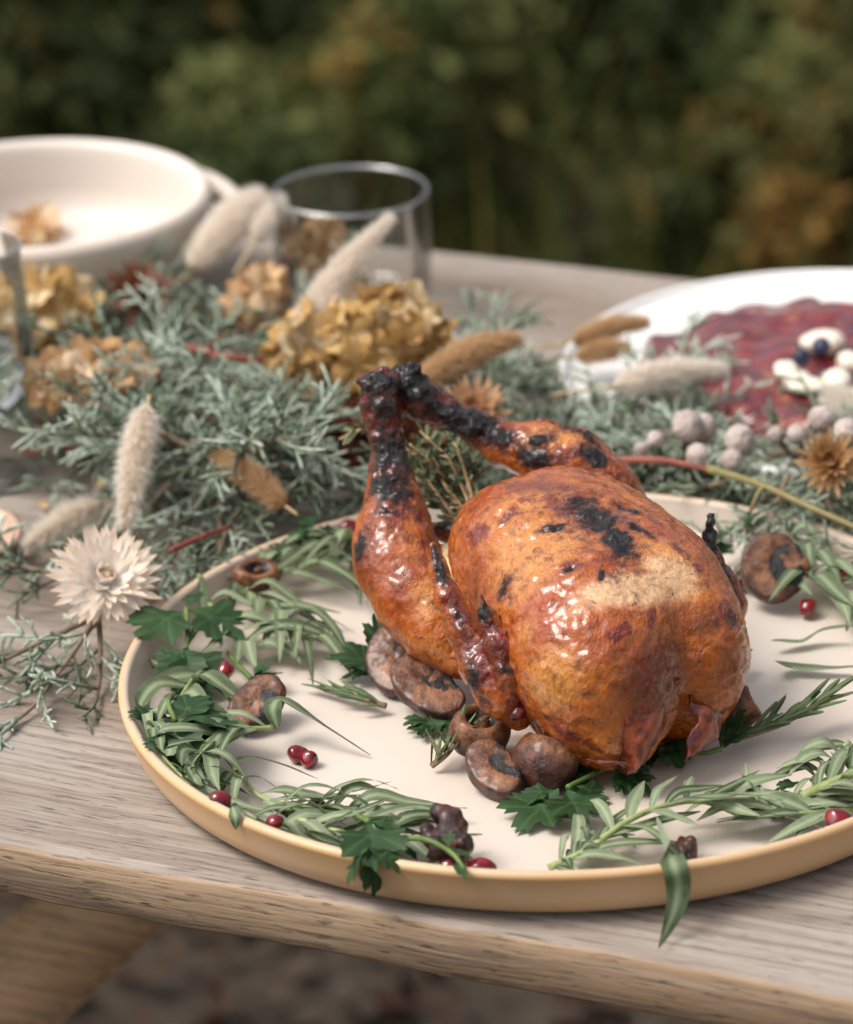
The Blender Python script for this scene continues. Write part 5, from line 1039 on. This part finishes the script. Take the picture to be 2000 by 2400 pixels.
# fluffy grass heads
def m_fluff(name, c0, c1):
    b = NB(name); t = b.attr('tip'); c = b.mix(b.math('ADD', b.math('MULTIPLY', t, .9), b.math('MULTIPLY', b.math('SUBTRACT', b.noise(b.coord(), 260, 3), .5), .5), clamp=True), c0, c1)
    p = b('BsdfPrincipled', Base_Color=c, Roughness=.85, Specular_IOR_Level=.1); t_ = b('BsdfTranslucent', Color=c); b.surf(b('MixShader', Fac=.5, i1=p, i2=t_)); return b.m
M_FLW = m_fluff('cream_fluff', (0.84, 0.74, 0.61), (0.93, 0.90, 0.86)); M_FLT = m_fluff('tan_fluff', (0.54, 0.33, 0.16), (0.80, 0.60, 0.38)); M_STRAW = m_plain('straw_stem', (0.42, 0.30, 0.15), (0.60, 0.46, 0.27), 120, .7, .2)
def fluff(p0, p1, rad, mat_, label, seed, hair=.0068, n=3600, stem=.03, pointed=.5, name='grass_head', bend=.05):
    rg = np.random.default_rng(seed); p0, p1 = np.asarray(p0), np.asarray(p1); d = p1 - p0; l = np.linalg.norm(d); d_, s, nn = frame_from(d); base = p0 - d_ * stem
    root = tag(empty(name, base), label, 'dried grass', 'fluffy dried grass heads'); bs = nn * bend * l
    cen = lambda t: p0 + d * t[..., None] + bs * (4 * t * (1 - t))[..., None]
    prf = lambda t: rad * np.clip(np.sin(np.pi * (t * .93 + .06)), 0, 1) ** .62 * (1 - pointed * t ** 1.6)
    ts = np.linspace(0, 1, 16); V, F = tube(cen(ts), np.maximum(prf(ts) * .62, .0004), 14); m0 = len(V); tp = [np.zeros(m0)]
    t = rg.uniform(0.01, .99, n); az = rg.uniform(0, 2 * np.pi, n); o = np.cos(az)[:, None] * s + np.sin(az)[:, None] * nn; root_p = cen(t) + o * (prf(t) * .55)[:, None]
    dirn = o * rg.uniform(.5, 1.0, (n, 1)) + d_ * rg.uniform(.35, 1.0, (n, 1)) + rg.normal(0, .15, (n, 3)); dirn /= np.linalg.norm(dirn, axis=1)[:, None]; L = hair * rg.uniform(.5, 1.3, n)[:, None] * (1 - .3 * t[:, None])
    w_ = np.cross(dirn, rg.normal(size=(n, 3))); w_ /= np.linalg.norm(w_, axis=1)[:, None]; w_ *= .00026
    hv = np.stack([root_p - w_, root_p + w_, root_p + dirn * L], 1).reshape(-1, 3); tp.append(np.tile([.2, .2, 1.0], n)); V = np.concatenate([V, hv]); F = list(F) + [(m0 + 3 * i, m0 + 3 * i + 1, m0 + 3 * i + 2) for i in range(n)]
    me = mesh('seed_head', V - base, F, mat_); attr(me, 'tip', np.concatenate(tp)); obj('seed_head', me, root)
    V, F = tube(spline([base, p0, p0 + d * .2], 8) - base, .0007, 6); obj('stem', mesh('stem', V, F, M_STRAW), root); return root
def fl_px(x0, y0, Y0, x1, y1, Y1, wpx, *a, **k): p0, p1 = Q(x0, y0, Y0), Q(x1, y1, Y1); return fluff(p0, p1, wpx * mpp(p0), *a, **k)
fl_px(690, 795, HYC[1] - .012, 918, 512, HYC[1] + .03, 50, M_FLW, 'tall cream grass head slanting up in front of the tumbler', 1, pointed=.9, hair=.007, n=4500)
fl_px(730, 735, HYC[1] - .01, 900, 690, HYC[1] + .02, 40, M_FLW, 'short cream grass head just above the big hydrangea', 2, pointed=.4)
fl_px(450, 630, .41, 615, 455, .45, 60, M_FLW, 'cream grass head leaning between the bowl and the tumbler', 3, pointed=-.2)
fl_px(600, 560, .42, 655, 470, .45, 26, M_FLW, 'small pale grass head touching the rim of the tumbler', 4, pointed=.2)
fl_px(985, 890, .235, 1218, 792, .255, 52, M_FLT, 'plump tan grass head behind the charred leg ends', 5, pointed=.25, hair=.005)
fl_px(345, 955, .165, 293, 1235, .120, 50, M_FLW, 'white grass head hanging down onto the table', 6, pointed=.5, stem=.006)
p_ = [P(240, 1182, .020), P(62, 1283, .010)]; fluff(p_[0], p_[1], 42 * mpp(p_[0]), M_FLW, 'white grass head lying on the bare table by the spoon', 7, pointed=.75, stem=.006)
fl_px(668, 1185, .135, 505, 1068, .165, 40, M_FLT, 'light tan grass head among the cypress beside the upright drumstick', 8, pointed=.3, hair=.0055, stem=.008)
fl_px(1440, 905, .255, 1700, 868, .275, 38, M_FLW, 'long cream grass head in front of the white plate', 9, pointed=.6)
p_ = [P(1345, 798, .032), P(1515, 757, .032)]; fluff(p_[0], p_[1], 27 * mpp(p_[0]), M_FLT, 'tan grass head lying on the white plate, the longer of two', 10, pointed=.3, hair=.0055)
p_ = [P(1352, 835, .026), P(1470, 818, .026)]; fluff(p_[0], p_[1], 24 * mpp(p_[0]), M_FLT, 'tan grass head lying on the white plate, the shorter of two', 11, pointed=.3, hair=.0055)
fl_px(2040, 985, .225, 1940, 925, .24, 40, M_FLW, 'cream grass head poking out by the brown strawflower', 12, pointed=.4)

# strawflowers
def m_petal(name, c0, c1, trans=.4):
    b = NB(name); t = b.attr('tip'); n = b.noise(b.map(b.coord(), (1, 6, 1)), 160, 3); f = b.math('ADD', t, b.math('MULTIPLY', b.math('SUBTRACT', n, .5), .6), clamp=True); c = b.mix(f, c0, c1)
    p = b('BsdfPrincipled', Base_Color=c, Roughness=.45, Specular_IOR_Level=.35); t_ = b('BsdfTranslucent', Color=c); b.surf(b('MixShader', Fac=trans, i1=p, i2=t_)); return b.m
M_PWH = m_petal('white_papery_petal', (0.92, 0.88, 0.83), (0.90, 0.70, 0.52)); M_PRU = m_petal('rust_papery_petal', (0.48, 0.26, 0.13), (0.62, 0.40, 0.24)); M_PBR = m_petal('brown_papery_petal', (0.42, 0.22, 0.09), (0.66, 0.42, 0.22))
def straw_petal(L, w_, curl, mat_):
    V, tp = [], []; rows = 7
    for i in range(rows):
        t = i / (rows - 1); wd = w_ * (math.sin(math.pi * min(1, .25 + .72 * t)) ** .7) * (1 if t < .97 else .15); a = curl * t
        x = L * (math.sin(a) / a if abs(a) > 1e-3 else 1) * t; z = L * ((1 - math.cos(a)) / a if abs(a) > 1e-3 else 0) * t
        for c in (-1, 0, 1): V.append((x, c * wd * .5, z + abs(c) * wd * .16)); tp.append(max(0, (t - .55) / .45) ** 1.5)
    F = [(i * 3 + j, i * 3 + j + 1, (i + 1) * 3 + j + 1, (i + 1) * 3 + j) for i in range(rows - 1) for j in range(2)]; me = mesh('petal', V, F, mat_); attr(me, 'tip', tp); return me
def strawflower(c, face, rad, mat_, label, seed, rings=((32, 1.0, 2, .2), (30, .95, 11, .3), (28, .84, 22, .4), (22, .66, 36, .5), (16, .46, 52, .9), (12, .30, 66, 1.5)), group='strawflowers in the garland', ctr=True):
    rg = np.random.default_rng(seed); root = tag(empty('strawflower', c), label, 'strawflower', group); root.matrix_world = Matrix.Translation(Vector(c)) @ Vector(face).to_track_quat('Z', 'Y').to_matrix().to_4x4(); bpy.context.view_layer.update
    for ri, (n, l, el, curl) in enumerate(rings):
        P_ = [straw_petal(rad * l * s_, rad * .21, curl, mat_) for s_ in (.92, 1.0, 1.07)]
        for k in range(n):
            a = 2 * math.pi * (k + .5 * (ri % 2)) / n + rg.normal(0, .05); m_ = Matrix.Rotation(a, 4, 'Z') @ Matrix.Translation((rad * .10 * (1 - ri * .1), 0, rad * .02 * ri)) @ Matrix.Rotation(-R(el + rg.normal(0, 5)), 4, 'Y') @ Matrix.Rotation(rg.normal(0, .12), 4, 'X'); obj('petal', P_[rg.integers(0, 3)], root, mw=m_)
    n = 5
    for k in range(n): obj('petal', straw_petal(rad * .7, rad * .26, -.5, mat_), root, mw=Matrix.Rotation(2 * math.pi * k / n + .4, 4, 'Z') @ Matrix.Translation((rad * .08, 0, -rad * .06)) @ Matrix.Rotation(R(22), 4, 'Y'))
    if ctr: blob('flower_heart', (0, 0, rad * .10), (rad * .22, rad * .22, rad * .13), mat_, root, np.zeros(3), seed, .05); 
    return root
c = P(243, 1362, .034); strawflower(c, (.22, -.62, .75), 124 * mpp(c), M_PWH, 'white papery strawflower with peach tips beside the platter', 1)
c = P(1110, 975, .045); strawflower(c, (-.1, -.5, .85), 92 * mpp(c), M_PRU, 'rusty pink strawflower behind the sloping drumstick', 2, ((20, 1.0, 10, .3), (20, .9, 35, .4), (16, .7, 58, .6)))
c = P(1945, 1085, .045); strawflower(c, (-.15, -.75, .65), 80 * mpp(c), M_PBR, 'brown spiky strawflower beside the grey berries', 3, ((20, 1.0, 10, .3), (20, .85, 35, .4), (16, .6, 58, .6)))
c = P(320, 700, .045); strawflower(c, (.1, -.3, .95), 92 * mpp(c), m_petal('russet_cone_petal', (0.19, 0.058, 0.03), (0.36, 0.15, 0.08)), 'russet cone shaped dried flower in front of the bowl', 4, ((14, 1.0, 30, .2), (12, .95, 50, .2), (10, .85, 68, .2)))
c = P(600, 1095, .035); strawflower(c, (0, -.4, .9), 66 * mpp(c), M_PRU, 'small rust strawflower behind the light tan grass head', 5, ((16, 1.0, 10, .3), (14, .8, 40, .4)))

# dried hydrangeas
def m_hyd(name, c0, c1, c2): 
    b = NB(name); t = b.attr('tip'); rn = b.rnd(); n = b.noise(b.coord(), 240, 3); f = b.math('ADD', b.math('MULTIPLY', rn, .75), b.math('MULTIPLY', b.math('SUBTRACT', n, .3), .7), clamp=True); c = b.ramp(f, [(0, c0), (.55, c1), (1, c2)])
    p = b('BsdfPrincipled', Base_Color=c, Roughness=.65, Specular_IOR_Level=.2); t_ = b('BsdfTranslucent', Color=c); b.surf(b('MixShader', Fac=.3, i1=p, i2=t_)); return b.m
M_HYO = m_hyd('ochre_hydrangea', (0.34, 0.18, 0.05), (0.66, 0.43, 0.17), (0.88, 0.76, 0.53)); M_HYP = m_hyd('peach_hydrangea', (0.38, 0.19, 0.08), (0.66, 0.42, 0.21), (0.86, 0.74, 0.58)); M_HYR = m_hyd('dark_red_hydrangea', (0.085, 0.025, 0.018), (0.17, 0.055, 0.03), (0.28, 0.11, 0.06))
def floret(size, seed, mat_):
    rg = np.random.default_rng(seed); parts = []
    for k in range(4):
        a0 = k * math.pi / 2 + rg.normal(0, .12); L = size * rg.uniform(.85, 1.15); el = rg.uniform(.1, .6); V = [(0, 0, 0)]; n_ = 9
        for ring in (.35, .7, 1.0):
            for j in range(n_):
                b_ = R(-62 + 124 * j / (n_ - 1)); r = L * ring * (.72 + .28 * math.cos(b_ * 1.3)); z = el * r + .16 * L * ring * math.sin(3 * b_ + k) - .25 * L * ring ** 2 * (rg.uniform(-.2, 1.0))
                V.append((r * math.cos(a0 + b_ * .72), r * math.sin(a0 + b_ * .72), z))
        F = [(0, 1 + j, 2 + j) for j in range(n_ - 1)] + [(1 + i * n_ + j, 1 + (i + 1) * n_ + j, 2 + (i + 1) * n_ + j, 2 + i * n_ + j) for i in range(2) for j in range(n_ - 1)]; parts.append((np.array(V), F))
    out = []
    for V, F in parts: me = mesh('petal', V, F, mat_); attr(me, 'tip', np.zeros(len(V))); out.append(me)
    return out
BUD = None
def hydrangea(c, r, n, mat_, label, seed, size=.011):
    rg = np.random.default_rng(seed); c = np.asarray(c, float); root = tag(empty('dried_hydrangea', c), label, 'hydrangea', 'dried hydrangea heads'); FM = [floret(size, seed * 10 + k, mat_) for k in range(5)]; st = []; bud = mesh('bud', *tube(np.array([(0, 0, -.0012), (0, 0, 0), (0, 0, .0009)]) * size / .01, np.array([.0005, .0011, .0004]) * size / .01, 6), M_STRAW)
    for k in range(n):
        z = 1 - 2 * (k + .5) / n; a = k * 2.39996; d = np.array([math.sqrt(max(0, 1 - z * z)) * math.cos(a), math.sqrt(max(0, 1 - z * z)) * math.sin(a), z]); p_ = d * np.asarray(r) * rg.uniform(.75, 1.08)
        if c[2] + p_[2] < .006: p_[2] = .006 - c[2]
        m_ = Matrix.Translation(Vector(p_)) @ Vector(d + rg.normal(0, .35, 3)).to_track_quat('Z', 'Y').to_matrix().to_4x4() @ Matrix.Rotation(rg.uniform(0, 6.28), 4, 'Z') @ Matrix.Scale(rg.uniform(.75, 1.2), 4); fo = obj('floret', bud, root, mw=m_); [obj('petal', pm, fo) for pm in FM[rg.integers(0, 5)]]; st.append(tube(np.array([(0, 0, 0), p_ * .6, p_]), .0006, 5))
    V, F = join_parts(st); obj('stalk', mesh('stalk', V, F, M_STRAW), root)
hydrangea(HYC, (.040, .025, .024), 80, M_HYO, 'big ochre dried hydrangea in front of the tumbler', 1, .0115)
hydrangea(P(210, 885, .052), (.026, .014, .011), 30, M_HYP, 'peach and ochre dried hydrangea spray beside the stemmed glass', 2, .010)
hydrangea(P(95, 730, .040), (.026, .018, .018), 28, M_HYO, 'ochre dried hydrangea seen past the stemmed glass', 3, .0105)
hydrangea(P(745, 590, .040), (.014, .012, .015), 14, M_HYP, 'peach dried hydrangea seen through the tumbler', 4, .010)
hydrangea(P(605, 700, .040), (.014, .012, .013), 14, M_HYP, 'pale ochre dried floret cluster between tumbler and russet flower', 5, .009)
hydrangea(P(845, 1020, .020), (.016, .012, .012), 22, M_HYR, 'dark red brown dried hydrangea behind the upright ankle', 6, .010)
hydrangea(P(1010, 1010, .020), (.022, .014, .012), 18, M_HYR, 'dark red brown dried hydrangea between the crossed legs', 7, .010)
hydrangea(P(80, 540, .020), (.012, .012, .008), 9, M_HYP, 'loose dried petals lying inside the cream bowl', 8, .010)
hydrangea(P(190, 500, .014), (.005, .005, .002), 3, M_HYR, 'single brown petal lying on the floor of the cream bowl', 9, .006)
for k, (x, y) in enumerate([(210, 1120), (225, 1145), (105, 1185), (120, 1190)]):
    o = obj('dried_petal', floret(.005, 90 + k, M_HYO)[0], None, P(x, y, .002), (0, 0, k)); tag(o, 'tiny ochre petal crumb on the bare table by the white grass head', 'petal', 'petal crumbs on the table')

# grey berries
b = NB('felted_berry'); co = b.coord(); v = b('TexVoronoi', Vector=co, Scale=420.0); n = b.noise(co, 90, 3); b.pbr(Base_Color=b.mix(b.step(n, .3, .7), (0.33, 0.265, 0.235), (0.52, 0.44, 0.40)), Roughness=.85, Normal=b.bump(v, .7, .0012)); M_BERRY = b.m
def berries(L, stem_px, label):
    base = P(*stem_px); root = tag(empty('berry_spray', base), label, 'berries', 'grey berry sprays')
    for k, (x, y, z, r) in enumerate(L):
        p_ = P(x, y, z); rr = r * mpp(p_); blob('berry', p_, (rr, rr, rr * 1.04), M_BERRY, root, base, k, .05, rr / 9); V, F = tube(spline([base, (base + p_) / 2 + np.array([0, 0, -.006]), p_], 10) - base, .0011, 7); obj('stalk', mesh('stalk', V, F, M_BTWIG), root)
berries([(1612, 998, .044, 38), (1648, 1003, .040, 34), (1537, 1030, .038, 21), (1502, 1053, .036, 17), (1636, 1070, .034, 30), (1735, 1032, .040, 36), (1715, 1080, .034, 27)], (1590, 1130, .010), 'spray of felted grey pink berries beside the red twig')
berries([(1925, 985, .046, 34), (1868, 1018, .042, 24), (1985, 1012, .046, 32), (1820, 1020, .036, 22)], (1930, 1100, .012), 'spray of felted grey berries behind the brown strawflower')
